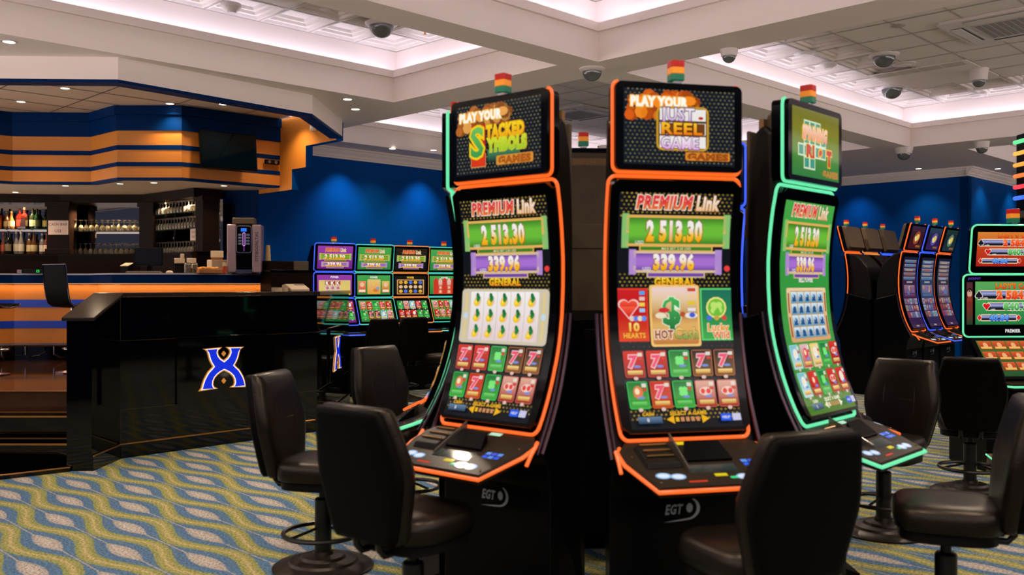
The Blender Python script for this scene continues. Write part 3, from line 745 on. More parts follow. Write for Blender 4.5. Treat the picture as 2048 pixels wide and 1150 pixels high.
holder(383, 12.62, 'second black caddy holding a cream napkin block behind the jars', .14, .09, False)
t = thing('snack_tray', 'long orange-brown tray heaped with snacks on the bar top', 'tray', (at(418, 12.3), 12.3, ZB), R(40))
bx(t, 'tray', -.16, .16, -.07, .07, 0, .055, M_CARD); mb = MB()
for k in range(26): mb.lathe([(.004, 0), (.022, .006), (.018, .02), (.003, .026)], 7, 0, Matrix.Translation((random.uniform(-.13, .13), random.uniform(-.05, .05), .05 + random.uniform(0, .012))))
mb.build('snacks', mat('snack_crisps', C(225, 160, 70), .7, noise=.25, nscale=50), t, 50)['kind'] = 'stuff'
t = thing('carton', 'large cream carton on the bar left of the coffee machine', 'box', (at(441, 12.75), 12.75, ZB), R(42)); bx(t, 'box', -.16, .13, -.08, .08, 0, .185, M_BOXW)
bx(t, 'flap', -.155, .125, -.06, .075, .186, .192, M_CARD, 0)
t = thing('small_carton', 'brown box with pale rim standing behind the cream carton', 'box', (at(434, 13.05), 13.05, ZB), R(20)); bx(t, 'box', -.075, .075, -.05, .05, 0, .32, M_CARD); bx(t, 'rim', -.085, .085, -.056, .056, .23, .325, M_BOXW)
t = thing('takeaway_cup', 'orange cup with white lid beside the coffee machine base', 'cup', (at(449, 12.42), 12.42, ZB))
mb = MB(); mb.lathe([(.028, 0), (.036, .09)], 14); mb.build('cup', mat('orange_cup', C(205, 90, 50), .6, noise=.1), t, 40); mb = MB(); mb.lathe([(.024, .09), (.03, .095), (.028, .15)], 14); mb.build('lid', M_BOXW, t, 40)
# coffee machine
d = 12.62; t = thing('coffee_machine', 'tall silver and black coffee machine at the right end of the bar', 'coffee machine', (at(491, d), d, ZB), R(8)); W = .24
M_SILV = mat('brushed_pink_silver', C(186, 160, 160), .35, .65, noise=.05)
bx(t, 'core', -.15, .15, -.10, .16, 0, .665, M_BLACK, .01)
bx(t, 'side_panel', -.225, -.105, -.14, .16, .012, .66, M_SILV, .012); sp = bx(t, 'side_panel', .105, .225, -.14, .16, .012, .66, M_SILV, .012)
bx(t, 'hopper', -.16, .13, -.10, .14, .665, .755, M_GREY, .012)
bx(t, 'drip_tray', -.105, .105, -.17, -.10, .0, .05, M_CHROME, .004)
fr = MB(); fr.tube([(x, -.145, z) for x, z in rrect(.19, .36, .03, 4, 0, .46)], .007, 6, True); fr.build('chrome_frame', M_CHROME, t, 40)
bx(t, 'front_plate', -.09, .09, -.14, -.10, .29, .63, M_BLACK, .006)
scn = Canvas(lambda u, z, l: (u, -.1425 - l, z)); scn.rect(-.04, .035, .565, .61, C(40, 120, 255)); scn.build('display', M_DISP, t)
scn = Canvas(lambda u, z, l: (u, -.1425 - l, z)); scn.rr(-.018, .018, .37, .555, .017, C(215, 150, 235)); scn.layer(); scn.rr(-.01, .01, .38, .545, .01, C(40, 25, 45)); scn.rect(-.003, .003, .30, .37, C(190, 80, 220)); scn.build('light_bar', M_DISP, t)
mb = MB()
for sx in (-1, 1):
    for z in (.40, .44, .48, .52): mb.box(sx * .052 - .024, sx * .052 + .024, -.146, -.139, z - .014, z + .014)
mb.build('buttons', M_CHROME, t, bevel=.003)
cv = Canvas(lambda u, z, l: (.165 - z, -.1415, .36 + u)); cv.text('SYTIBOONLTIAS', 0, 0, .042, (0, 0, 0), .40, .01); cv.c = [None] * len(cv.c); cv.build('lettering', mat('dark_print', C(46, 34, 38), .6, noise=.05), t)
for k in range(5):
    mb = MB(); r0 = .05 - .004 * k; mb.lathe([(r0, 0), (r0 - .003, .045), (r0 - .008, .075 if k < 4 else .09)], 16)
    tag(mb.build('paper_cup', mat('beige_cup', C(205, 175, 125), .7, noise=.06), None, 40, loc=(at(536, 12.75), 12.75, ZB + .0755 * k)), 'beige paper cup in the stack standing right of the coffee machine', 'cup', 'stacked paper cups')
# end of the counter, service cabinets and printer on the half wall
t = thing('service_cabinet', 'dark wood service cabinet beyond the right end of the bar', 'cabinet', (-3.06, 12.72, .6), R(45))
bx(t, 'carcass', -.32, .34, -.06, .22, 0, 1.21, M_DKWOOD); bx(t, 'top', -.34, .36, -.08, .23, 1.21, 1.235, M_GRANITE); bx(t, 'hutch', -.3, .1, .06, .2, 1.235, 1.36, M_DKWOOD); bx(t, 'hutch', .1, .33, .04, .2, 1.235, 1.36, M_GREY)
p = pt(572, 582, 1.557); t = thing('receipt_printer', 'beige curved printer lying on top of the black half wall', 'printer', (-2.40, 10.18, 1.558), R(45))
mb = MB(); mb.side([(-.09, 0), (-.09, .07), (-.02, .085), (.06, .05), (.10, .03), (.10, 0)], -.10, .14); mb.build('body', mat('beige_plastic', C(165, 145, 120), .5, noise=.05), t, bevel=.01)
mb = MB(); mb.side([(-.085, .071), (-.02, .088), (.02, .07), (.0, .06), (-.08, .06)], .0, .135); mb.build('lid', M_GREY, t, bevel=.006)
mb = MB()
for k in range(2): mb.loft([[(-.11 - .09 * k + .05 * cos(a), .02 + .075 * sin(a), z) for a in [j * pi / 8 for j in range(16)]] for z in (0, .035, .045)])
mb.build('paper_roll_cover', MATS['beige_plastic'], t, 40)
t = thing('set_top_box', 'black box with green light on the bar top near the outer end', 'device', (at(70, 12.38), 12.38, ZB))
bx(t, 'body', -.14, .14, -.08, .1, 0, .055, M_SATIN); cv = Canvas(lambda u, z, l: (u, -.0815 - l, z)); cv.rect(.06, .10, .012, .045, C(50, 230, 90)); cv.layer(); cv.rect(.07, .09, .02, .036, C(10, 90, 40)); cv.build('display', M_DISP, t)
t = thing('drinks_tray', 'flat grey tray under the black box on the bar', 'tray', (at(70, 12.5), 12.52, ZB)); bx(t, 'tray', -.24, .24, -.03, .16, 0, .05, mat('grey_tray', C(150, 130, 130), .5, noise=.05))
# TV on the bulkhead, set-top speaker, sensor, framed panel
a, b = Vector((-4.30, 12.04)), Vector((-3.27, 13.03)); tv = a.lerp(b, .40); ang = math.atan2(b.y - a.y, b.x - a.x)
t = thing('television', 'dark flat television mounted on the ochre banded bulkhead', 'television', (tv.x + .12, tv.y - .14, 3.41), ang - R(6)); t.rotation_euler[0] = R(-7)
bx(t, 'casing', -.385, .385, -.02, .03, -.25, .25, M_BLACK, .006); bx(t, 'screen', -.37, .37, -.0215, -.0195, -.232, .238, mat('tv_glass', C(2, 10, 16), .05, noise=.05), 0); bx(t, 'bracket', -.1, .1, .03, .16, -.1, .1, M_SATIN)
sp2 = a.lerp(b, .89); t = thing('speaker', 'small black speaker on the ochre bulkhead right of the television', 'speaker', (sp2.x + .03, sp2.y - .03, 3.34), ang); bx(t, 'body', -.11, .11, -.04, .0, -.03, .03, M_SATIN, .006)
mb = MB(); mb.lathe([(.022, 0), (.022, .004), (.005, .002)], 14, 0, Matrix.Translation((-.05, -.04, 0)) @ Matrix.Rotation(pi / 2, 4, 'X')); mb.lathe([(.022, 0), (.022, .004), (.005, .002)], 14, 0, Matrix.Translation((.05, -.04, 0)) @ Matrix.Rotation(pi / 2, 4, 'X')); mb.build('driver', M_GREY, t)
x, y = pq(P_W - .04, 10.62); t = thing('motion_sensor', 'small white motion sensor high on the ochre wing wall', 'sensor', (x, y, 3.76), R(-45)); bx(t, 'body', -.04, .04, -.03, .03, -.075, .075, M_BOXW, .01); bx(t, 'lens', -.025, .025, -.036, -.028, -.05, .0, M_WHITE, .004)
t = thing('framed_panel', 'dark framed panel on the navy wall behind the coffee machine', 'frame', (at(456, 13.5), 13.52, 2.45), R(-5)); bx(t, 'panel', -.09, .09, -.02, 0, -.36, .36, M_BEZEL, 0)
mb = MB(); mb.tube([(x, -.022, z) for x, z in ((-.1, -.37), (.1, -.37), (.1, .37), (-.1, .37))], .014, 4, True); mb.build('frame', M_DKWOOD, t)
# bar stools
def bar_stool(px, d, rz, label):
    t = thing('bar_stool', label, 'stool', (at(px, d), d, .6), rz, 'bar stools')
    prof = [(-.24, .80), (-.2, .775), (-.05, .76), (.12, .775), (.18, .81), (.205, .88), (.225, 1.02), (.245, 1.22), (.25, 1.26)]
    def ring(off, w0):
        return [[(x, y + (off if z > .82 else 0), z + (off * .6 if z < .9 else 0)) for y, z in prof] for x in (-w0, -w0 * .6, 0, w0 * .6, w0)]
    def shell(w, o0, o1):
        mb = MB(); rs = []
        for y, z in prof:
            i = prof.index((y, z)); a = prof[max(i - 1, 0)]; b = prof[min(i + 1, len(prof) - 1)]
            tt = Vector((b[0] - a[0], b[1] - a[1])).normalized(); nn = Vector((-tt.y, tt.x)); ww = w * (1 - .06 * (i > 6))
            rs.append([(-ww, y + nn.x * o0, z + nn.y * o0), (ww, y + nn.x * o0, z + nn.y * o0), (ww, y + nn.x * o1, z + nn.y * o1), (-ww, y + nn.x * o1, z + nn.y * o1)])
        mb.loft(rs); return mb
    shell(.20, 0, .02).build('shell', M_LEATHERB, t, 50, .006, key=None)
    mb = MB()
    for sx in (-1, 1): mb.tube([(sx * .204, y, z + .008) for y, z in prof], .008, 6)
    mb.tube([(-.2, .25, 1.268), (.2, .25, 1.268)], .007, 6); mb.build('chrome_edge', M_CHROME, t, 40)
    mb = MB(); mb.lathe([(.2, 0), (.2, .012), (.05, .03), (.028, .05), (.028, .76)], 20); mb.build('pedestal', M_CHROME, t, 40)
    mb = MB(); mb.tube([(.15 * cos(k * pi / 8), .15 * sin(k * pi / 8) - .05, .28) for k in range(16)], .01, 6, True); mb.build('foot_ring', M_CHROME, t, 40)
bar_stool(146, 10.9, R(152), 'black moulded bar stool with chrome edge between the stairs and half wall')
bar_stool(-18, 10.6, R(176), 'black moulded bar stool cut off by the left edge of the picture')

# ------------------------------------------------------------------ ceiling fittings
M_DOME = mat('smoked_dome', C(88, 92, 90), .08, spec=.8, noise=.1); M_FIT = mat('white_fitting', C(215, 205, 200), .4, noise=.02)
def downlight(x, y, z, label, grp, r=.05, on=True):
    t = thing('downlight', label, 'light', (x, y, z), 0, grp)
    mb = MB(); mb.lathe([(r * 1.35, -.004), (r * 1.35, -.001), (r, -.001), (r, -.006)], 20, cap=False); mb.build('trim_ring', M_FIT, t, 40, key='dl_ring%.3f' % r)
    mb = MB(); mb.lathe([(r * .97, -.003), (r * .9, -.0045)], 20); mb.build('lens', M_LAMP, t, 40, key='dl_lens%.3f' % r)
for px, py in SOFFIT_DL:
    v = pt(px, py, ZS); downlight(v.x, v.y, ZS, 'small warm round downlight in the white soffit beside the bar canopy' if px < 750 else 'small warm downlight in the soffit above the blue back wall', 'soffit downlights' if px < 750 else 'back wall downlights')
    spot('downlight_lamp', (v.x, v.y, ZS - .03), 34, WARM, 110, .8, .05)
for px, py in ((130, 176), (42, 203), (340, 207), (446, 208), (573, 222)):
    v = pt(px, py, 3.96); downlight(v.x, v.y, 3.96, 'small warm downlight in the tan tiled ceiling over the bar', 'bar ceiling downlights'); spot('downlight_lamp', (v.x, v.y, 3.92), 30, WARM, 120, .9, .05)
for px, py in ((131, 371), (31, 384), (240, 367), (222, 391), (308, 365), (369, 385), (448, 371)):
    v = pt(px, py, 3.01); downlight(v.x, v.y, 3.01, 'small warm downlight under the ochre bulkhead above the bar', 'bulkhead downlights', .04); spot('downlight_lamp', (v.x, v.y, 2.97), 22, WARM, 130, .9, .04)
for p_, lab in ((16.4, 'warm downlight close to the dark blue right wall'),):
    pass
for px, py in ((1816, 337), (1993, 342)):
    if px < 1900: x, y = pq(P_R - .42, 6.7)
    else: x, y = pq(18.25, Q_R - .3)
    downlight(x, y, ZS, 'warm downlight washing the blue wall ' + ('left of the corner at the far right' if px < 1900 else 'right of the corner at the far right'), 'corner wall washers'); spot('downlight_lamp', (x, y, ZS - .03), 26, (1.0, .84, .66), 100, .8, .05)
x, y = pq(19.9, Q_R - .3); downlight(x, y, ZS, 'warm downlight washing the blue wall at the right picture edge', 'corner wall washers'); spot('downlight_lamp', (x, y, ZS - .03), 26, (1.0, .84, .66), 100, .8, .05)
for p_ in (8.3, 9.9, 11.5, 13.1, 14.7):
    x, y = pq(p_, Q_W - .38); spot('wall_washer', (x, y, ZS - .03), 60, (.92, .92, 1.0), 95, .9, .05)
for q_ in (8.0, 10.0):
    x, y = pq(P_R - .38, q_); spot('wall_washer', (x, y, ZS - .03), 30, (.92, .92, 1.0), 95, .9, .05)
def dome_camera(px, py, z, r, label, drop=.0, white=True):
    v = pt(px, py, z); t = thing('dome_camera', label, 'camera', (v.x, v.y, z), 0, None)
    mb = MB(); mb.lathe([(r * 1.35, 0), (r * 1.35, -.012), (r * 1.15, -.03 - drop), (r * 1.0, -.035 - drop)], 28); mb.build('housing', M_FIT, t, 40)
    mb = MB(); mb.lathe([(r, -.03 - drop)] + [(r * cos(a), -.035 - drop - r * .95 * sin(a)) for a in [k * pi / 16 for k in range(1, 8)]] + [(.002, -.035 - drop - r * .95)], 28); mb.build('dome', M_DOME, t, 60)
dome_camera(763, 46, ZC, .13, 'large smoked dome camera on the tiled tray ceiling at upper centre-left')
dome_camera(1184, 137, ZS, .095, 'smoked dome camera on the white beam crossing at top centre')
dome_camera(1768, 109, ZC, .13, 'smoked dome camera on the right tray ceiling beside the oval speaker')
dome_camera(1784, 174, ZC, .14, 'smoked dome camera on the right tray ceiling left of the air vent')
dome_camera(1458, 99, ZS, .06, 'dome camera half hidden by the beam edge above the middle machine', .03)
dome_camera(1958, 138, ZC, .085, 'small white hanging dome camera right of the air vent', .12)
dome_camera(1808, 296, ZS, .10, 'small black-tipped dome camera under the beam near the blue corner', .06)
dome_camera(1964, 284, ZS, .08, 'small dome camera under the beam at the far right', .06)
dome_camera(1207, 292, ZS, .07, 'tiny dome camera far behind between the two orange-lit toppers', .03)
def disc(px, py, z, r, h, label, name, cat, m=None):
    v = pt(px, py, z); t = thing(name, label, cat, (v.x, v.y, z)); mb = MB()
    mb.lathe([(r, 0), (r, -h * .4), (r * .7, -h * .75)], 24); mb.build('base', m or M_FIT, t, 40); mb = MB(); mb.lathe([(r * .55, -h * .7), (r * .5, -h), (.005, -h)], 18); mb.build('sensor_cap', m or M_FIT, t, 40)
disc(462, 8, ZC, .10, .09, 'white smoke detector on the left tray ceiling at the picture top', 'smoke_detector', 'smoke detector')
disc(1657, 126, ZC, .10, .07, 'white smoke detector on the coffered right tray ceiling', 'smoke_detector', 'smoke detector')
disc(1610, 106, ZC, .13, .03, 'flat round ceiling speaker left of the smoke detector', 'ceiling_speaker', 'speaker')
disc(1809, 127, ZC, .14, .03, 'flat round ceiling speaker beside the upper right dome camera', 'ceiling_speaker', 'speaker')
disc(1797, 51, ZC, .07, .02, 'small grey round cover on the plain tiles at upper right', 'ceiling_cover', 'cover', mat('grey_cover', C(165, 152, 146), .6, noise=.03))
disc(1953, 190, ZC, .14, .03, 'flat round ceiling speaker below the hanging dome camera', 'ceiling_speaker', 'speaker')
disc(650, 18, ZC, .05, .015, 'small flat sprinkler cover on the plain tray tile', 'sprinkler_cover', 'cover')
v = pt(850, 63, ZC); t = thing('sprinkler', 'tiny brass sprinkler head on the left tray ceiling', 'sprinkler', v); mb = MB(); mb.lathe([(.03, 0), (.03, -.006), (.01, -.01), (.008, -.03), (.022, -.034), (.022, -.038)], 12); mb.build('head', M_GOLDLINE, t, 40)
def ceil_box(name, pxy, z, sp, sq, label, cat, rows, cols):
    v = pt(*pxy, z); t = thing(name, label, cat, (v.x, v.y, z), pi / 4)
    return t
# air grille
v = pt(1866, 150, ZC); t = thing('air_vent', 'rectangular ceiling air grille with four openings on the right tray', 'vent', v, R(45))
bx(t, 'plate', -.60, .60, -.62, .62, -.012, 0, M_TILE, .003)
for k in range(4): 
    u0 = -.56 + k * .285; mb = MB(); mb.box(-.60 + .03, -.60 + .24, u0, u0 + .265, -.0145, -.012); mb.build('opening', mat('vent_shadow', C(188, 178, 168), .8, noise=.05), t)
# cassette air conditioners
def cassette(px, py, z, label, half=.48):
    v = pt(px, py, z); t = thing('air_conditioner', label, 'air conditioner', v, R(45))
    mb = MB(); mb.slab(rrect(half * 2, half * 2, .06, 4), -.035, 0); mb.build('panel', M_FIT, t, bevel=.008)
    mb = MB(); g = half * .56; mb.box(-g, g, -g, g, -.042, -.034); mb.build('grille_frame', mat('grille_white', C(190, 182, 178), .5, noise=.03), t)
    mb = MB()
    for a in range(16):
        for b in range(9): 
            x0 = -g + .03 + a * (2 * g - .05) / 16; y0 = -g + .03 + b * (2 * g - .05) / 9; mb.box(x0, x0 + .018, y0, y0 + (2 * g - .05) / 9 - .012, -.0435, -.041)
    mb.build('grille', mat('grille_slots', C(105, 104, 102), .7, noise=.03), t)
    for k in range(4):
        mb = MB(); mb.box(-g, g, half * .68, half * .84, -.038, -.034, 0, Matrix.Rotation(k * pi / 2, 4, 'Z')); mb.build('air_slot', mat('slot_dark', C(84, 88, 86), .5, noise=.05), t)
        mb = MB(); mb.box(-g, g, half * .72, half * .9, -.046, -.04, 0, Matrix.Rotation(k * pi / 2, 4, 'Z')); mb.build('louvre', M_FIT, t, bevel=.003)
cassette(2030, 46, ZC, 'white ceiling cassette air conditioner at the top right corner', .60)
cassette(1155, 226, ZC, 'white ceiling cassette air conditioner far behind between the toppers', .55)
# ------------------------------------------------------------------ padded casino chairs
def chair(base, rz, label, h=1.12, seat=.66, basez=0.0, shade=None):
    t = thing('casino_chair', label, 'chair', (base[0], base[1], 0), rz, 'black casino chairs')
    sc_ = (h - (seat - .10)) / .60
    half = [(.0, .165), (.02, .182), (.10, .205), (.2, .229), (.27, .245), (.34, .247), (.45, .226), (.53, .205), (.585, .192), (.60, .178)]
    def outline(k, dz=0):
        L = [(-w * k, z) for z, w in half]; Rr = [(w * k, z) for z, w in reversed(half)]
        return [(x, .30 + (z - .30) * (1 - (1 - k) * .9)) for x, z in L + Rr]
    lean = lambda z: .235 + z * .13 + .10 * max(0, z - .36)
    z0 = seat - .10
    def ring(k, dy):
        return [(x, lean(z) + dy - .25 * x * x, z0 + z * sc_) for x, z in outline(k)]
    rear = MB(); rear.loft([ring(.86, .075), ring(.95, .074), ring(.985, .062), ring(.985, .04), ring(.96, .02)]); rear.build('back_shell', M_LEATHERB, t, 60, key='chair_shell_%.2f_%.2f' % (h, seat))
    fr = MB(); fr.loft([ring(.97, .035), ring(1.01, .022), ring(1.015, -.01), ring(.97, -.034), ring(.86, -.045), ring(.5, -.05)]); fr.build('backrest', M_LEATHER, t, 70, key='chair_back_%.2f_%.2f' % (h, seat))
    sm = MB()
    for sx in (-1, 1): sm.tube([(sx * (.085 + .02 * sin(z * 5)), lean(z) - .047 + .012 * (abs(z - .3) / .3) ** 3 - .25 * .09 ** 2, z0 + z * sc_) for z in [.03 + .054 * k for k in range(11)]], .004, 5)
    sm.tube([(x, lean(.33) - .048, z0 + .33 * sc_) for x in (-.09, 0, .09)], .003, 5)
    sm.build('seams', M_SEAM, t, 60, key='chair_seam_%.2f_%.2f' % (h, seat))
    def sq(w, d, z, e=.55, y=0):
        return [(w * math.copysign(abs(cos(a)) ** e, cos(a)), y + d * math.copysign(abs(sin(a)) ** e, sin(a)), z) for a in [2 * pi * k / 32 for k in range(32)]]
    se = MB(); se.loft([sq(.20, .19, seat - .125), sq(.228, .222, seat - .11), sq(.236, .23, seat - .07), sq(.232, .226, seat - .025), sq(.21, .205, seat - .002), sq(.14, .14, seat + .006), sq(.05, .05, seat + .004)])
    se.build('seat', M_LEATHER, t, 60, key='chair_seat_%.2f' % seat)
    pn = MB(); pn.loft([sq(.20, .19, seat - .165), sq(.215, .205, seat - .16), sq(.215, .205, seat - .12)]); pn.build('seat_pan', M_SATIN, t, 50, key='chair_pan_%.2f' % seat)
    bk = MB()
    for sx in (-1, 1): bk.tube([(sx * .07, .08, seat - .15), (sx * .07, .24, seat - .155), (sx * .07, .265, seat - .125), (sx * .07, .275, seat - .06)], .016, 8)
    bk.build('back_bracket', M_CHAIRMETAL, t, 50, key='chair_bracket_%.2f' % seat)
    co = MB(); co.lathe([(.048, .05), (.048, seat * .62), (.042, seat * .63), (.024, seat * .635), (.024, seat - .15)], 18); co.build('column', M_CHAIRMETAL, t, 40, key='chair_col_%.2f' % seat)
    ba = MB(); ba.lathe([(.285, 0), (.29, .012), (.275, .024), (.20, .036), (.19, .05), (.13, .058), (.12, .074), (.06, .08), (.055, .1)], 36); ba.build('base', M_BASE, t, 40, key='chair_base')
    fr2 = MB(); zz = .21 * seat / .66; fr2.tube([(.225 * cos(k * pi / 16), .225 * sin(k * pi / 16), zz) for k in range(32)], .014, 8, True)
    for k in range(3): fr2.tube([(.04 * cos(k * 2.094 + .5), .04 * sin(k * 2.094 + .5), zz + .03), (.225 * cos(k * 2.094 + .5), .225 * sin(k * 2.094 + .5), zz)], .009, 6)
    fr2.build('foot_ring', M_CHAIRMETAL, t, 40, key='chair_ring_%.2f' % seat)
    return t
def face(dx, dy): return math.atan2(dx, -dy)             # rotation that turns a chair or machine front (-y) to (dx, dy)
def chair_to(px, py, **k): pass
chair((-1.09, 5.34), face(.97, -.22), 'black padded chair standing side-on before the black half wall, foot ring in view', 1.12, .64)
chair((-.435, 4.07), face(.63, .78), 'nearest black chair, seen from behind, at the machine with the stacked symbols topper', 1.13, .66)
chair((.92, 3.58), face(-.40, .92), 'black chair seen from behind at the middle machine with the reel game topper', 1.11, .66)
chair((2.45, 6.1), face(-.72, -.69), 'black chair with seamed front turned towards the green-lit console at right', 1.12, .64)
chair((-.735, 6.55), face(.77, -.60), 'brownish-lit black chair with seamed front beyond the nearest chair, by the green LED curve', 1.18, .66)
chair((1.97, 4.2), face(-.94, .34), 'black chair cut by the right picture edge, its seat turned left', 1.13, .66)
chair((3.60, 7.27), face(.42, .9), 'black chair seen from behind at the card game machine on the far right', 1.08, .62)
FAR_CH = [(744, 12.55, 'first dark chair from the half wall at the far row of machines'), (804, 13.15, 'second dark chair from the half wall at the far row of machines'), (884, 13.0, 'third dark chair of the far row, half hidden by the green-lit curved screen')]
for k, (px, d, lab) in enumerate(FAR_CH):
    chair((at(px, d), d), face(-.60, .80) if k < 2 else face(-.95, .3), lab, 1.18, .66)
# ------------------------------------------------------------------ slot machines with J-shaped screens
WHT, BLK = C(240, 236, 232), (.003, .003, .004)
GOLD, GOLDD, CREAM = C(240, 190, 40), C(190, 130, 20), C(235, 220, 180)
REDC, GRNC, PURC, BLUC = C(205, 40, 40), C(70, 150, 50), C(140, 85, 180), C(30, 90, 230)
def spade(cv, u, z, s, c):
    cv.poly([(u, z + s), (u - s * .85, z - s * .15), (u + s * .85, z - s * .15)], c); cv.ell(u - s * .42, z - s * .25, s * .45, s * .42, c); cv.ell(u + s * .42, z - s * .25, s * .45, s * .42, c)
    cv.poly([(u, z), (u - s * .3, z - s), (u + s * .3, z - s)], c)
def heart(cv, u, z, s, c):
    cv.poly([(u, z - s), (u + s * .92, z + s * .2), (u - s * .92, z + s * .2)], c); cv.ell(u - s * .46, z + s * .35, s * .5, s * .46, c); cv.ell(u + s * .46, z + s * .35, s * .5, s * .46, c)
def diam(cv, u, z, s, c): cv.poly([(u, z + s), (u - s * .75, z), (u, z - s), (u + s * .75, z)], c)
def club(cv, u, z, s, c):
    for a, b in ((0, .45), (-.45, -.15), (.45, -.15)): cv.ell(u + a * s, z + b * s, s * .45, s * .42, c)
    cv.poly([(u, z), (u - s * .3, z - s), (u + s * .3, z - s)], c)
def pineapple(cv, u, z, s):
    cv.ell(u + .1 * s, z - .1 * s, s * .62, s * .8, C(225, 190, 170)); cv.layer(); cv.ell(u - .12 * s, z - .35 * s, s * .52, s * .58, C(240, 195, 25), 12, -.4); cv.layer()
    cv.ell(u + .2 * s, z + .15 * s, s * .35, s * .5, C(30, 130, 60), 8, -.5); cv.ell(u + .1 * s, z + .6 * s, s * .3, s * .45, C(20, 110, 50), 8, .3); cv.layer(); cv.ell(u - .2 * s, z - .3 * s, s * .22, s * .3, C(250, 220, 80), 8); cv.L -= 3
TILE_SETS = {'mix': [('r', '7'), ('r', '7'), ('g', 'c'), ('k', '7'), ('k', '7'), ('g', 'f'), ('o', '7'), ('g', 'c'), ('c', 'j'), ('c', 'j')],
             'grn': [('s', 'w'), ('p', 'd'), ('y', 'w'), ('g', 'c'), ('r', 'j'), ('s', 'w'), ('r', 'd'), ('g', 'c'), ('r', 'j'), ('r', 'w')]}
TBG = {'r': (C(150, 20, 15), C(215, 45, 25)), 'o': (C(190, 70, 20), C(205, 40, 30)), 'g': (C(60, 165, 50), C(30, 120, 55)), 'k': (C(120, 80, 25), C(25, 18, 14)), 'c': (C(160, 30, 20), C(225, 170, 150)),
       's': (C(190, 215, 215), C(120, 190, 200)), 'p': (C(180, 60, 50), C(225, 180, 190)), 'y': (C(220, 200, 170), C(235, 210, 120))}
def tile(cv, u, z, w, h, kind):
    b, ic = kind; bd = {'r': C(175, 60, 40), 'o': C(180, 90, 40), 'g': C(60, 190, 90), 'k': C(170, 95, 50), 'c': C(180, 90, 70), 's': C(150, 215, 205), 'p': C(215, 190, 150), 'y': C(215, 190, 120)}[b]
    cv.rr(u - w / 2, u + w / 2, z - h / 2, z + h / 2, .008, bd); cv.layer(); cv.rect(u - w / 2 + .004, u + w / 2 - .004, z - h / 2 + .004, z + h / 2 - .004, list(TBG[b])); cv.layer()
    cc = {'7': C(235, 80, 110), 'c': C(120, 230, 120), 'f': C(225, 120, 70), 'j': C(225, 60, 50), 'w': C(235, 235, 235), 'd': C(220, 60, 50)}[ic]
    if ic == '7': cv.otext('7', u - .004, z + .012, h * .42, cc, C(240, 200, 200), None, .05, .06, .15)
    elif ic == 'c':
        for a in range(4): cv.ell(u + .012 * cos(a * pi / 2 + .78), z + .012 + .012 * sin(a * pi / 2 + .78), .012, .012, cc, 8)
    elif ic == 'j':
        cv.ell(u, z + .01, w * .32, h * .16, C(240, 205, 190), 10); cv.layer(); cv.ell(u - .013, z + .01, .011, .012, cc, 8); cv.ell(u + .013, z + .01, .011, .012, cc, 8)
    else: cv.ell(u, z + .012, w * .24, h * .24, cc, 10); cv.layer(); cv.ell(u - .004, z + .016, w * .12, h * .12, C(245, 225, 180), 8)
    cv.layer(); cv.ell(u + w * .12, z - h * .1, w * .18, h * .05, C(110, 140, 215), 8); cv.rect(u + w * .2, u + w * .42, z + h * .28, z + h * .42, C(225, 215, 200)); cv.rect(u + w * .22, u + w * .42, z + h * .14, z + h * .24, C(205, 60, 50))
    cv.rect(u - w * .36, u + w * .36, z - h * .4, z - h * .24, [C(190, 110, 40), C(245, 220, 130)] if b != 'g' else [C(50, 150, 60), C(120, 215, 110)]); cv.layer()
    cv.ell(u, z - h / 2 - .004, .011, .008, C(225, 190, 180), 8); cv.L -= 4 if ic != '7' else 5
def jackpot_bar(cv, u0, u1, z0, z1, base, dark, amount, sub, nh, frame=None, aw=None):
    fr = frame or C(225, 175, 90); h = z1 - z0
    cv.rect(u0, u1, z0, z1, fr); cv.rect(u0 - .02, u0 + .012, z0 - .008, z1 + .006, tuple(x * .8 + .12 for x in base)); cv.rect(u1 - .012, u1 + .02, z0 - .008, z1 + .006, tuple(x * .8 + .12 for x in base)); cv.layer()
    cv.rect(u0 + .012, u1 - .012, z0 + .012, z1 - .012, [dark, base, base, dark]); cv.layer()
    cv.otext(amount, (u0 + u1) / 2 - .01, (z0 + z1) / 2, nh, [C(235, 160, 10), C(245, 190, 40), WHT, WHT], C(150, 85, 20), aw, .06, .03)
    cv.rect(u0 + .06, u1 - .06, z0 - .022, z0 + .003, fr); cv.layer(); cv.rect(u0 + .066, u1 - .066, z0 - .017, z0 - .002, dark); cv.layer()
    if sub: cv.text(sub, (u0 + u1) / 2, z0 - .0095, .011, CREAM, None, .01)
    cv.text('USD', u0 + .06, z0 + .018, .014, WHT, None, .01); cv.L -= 5
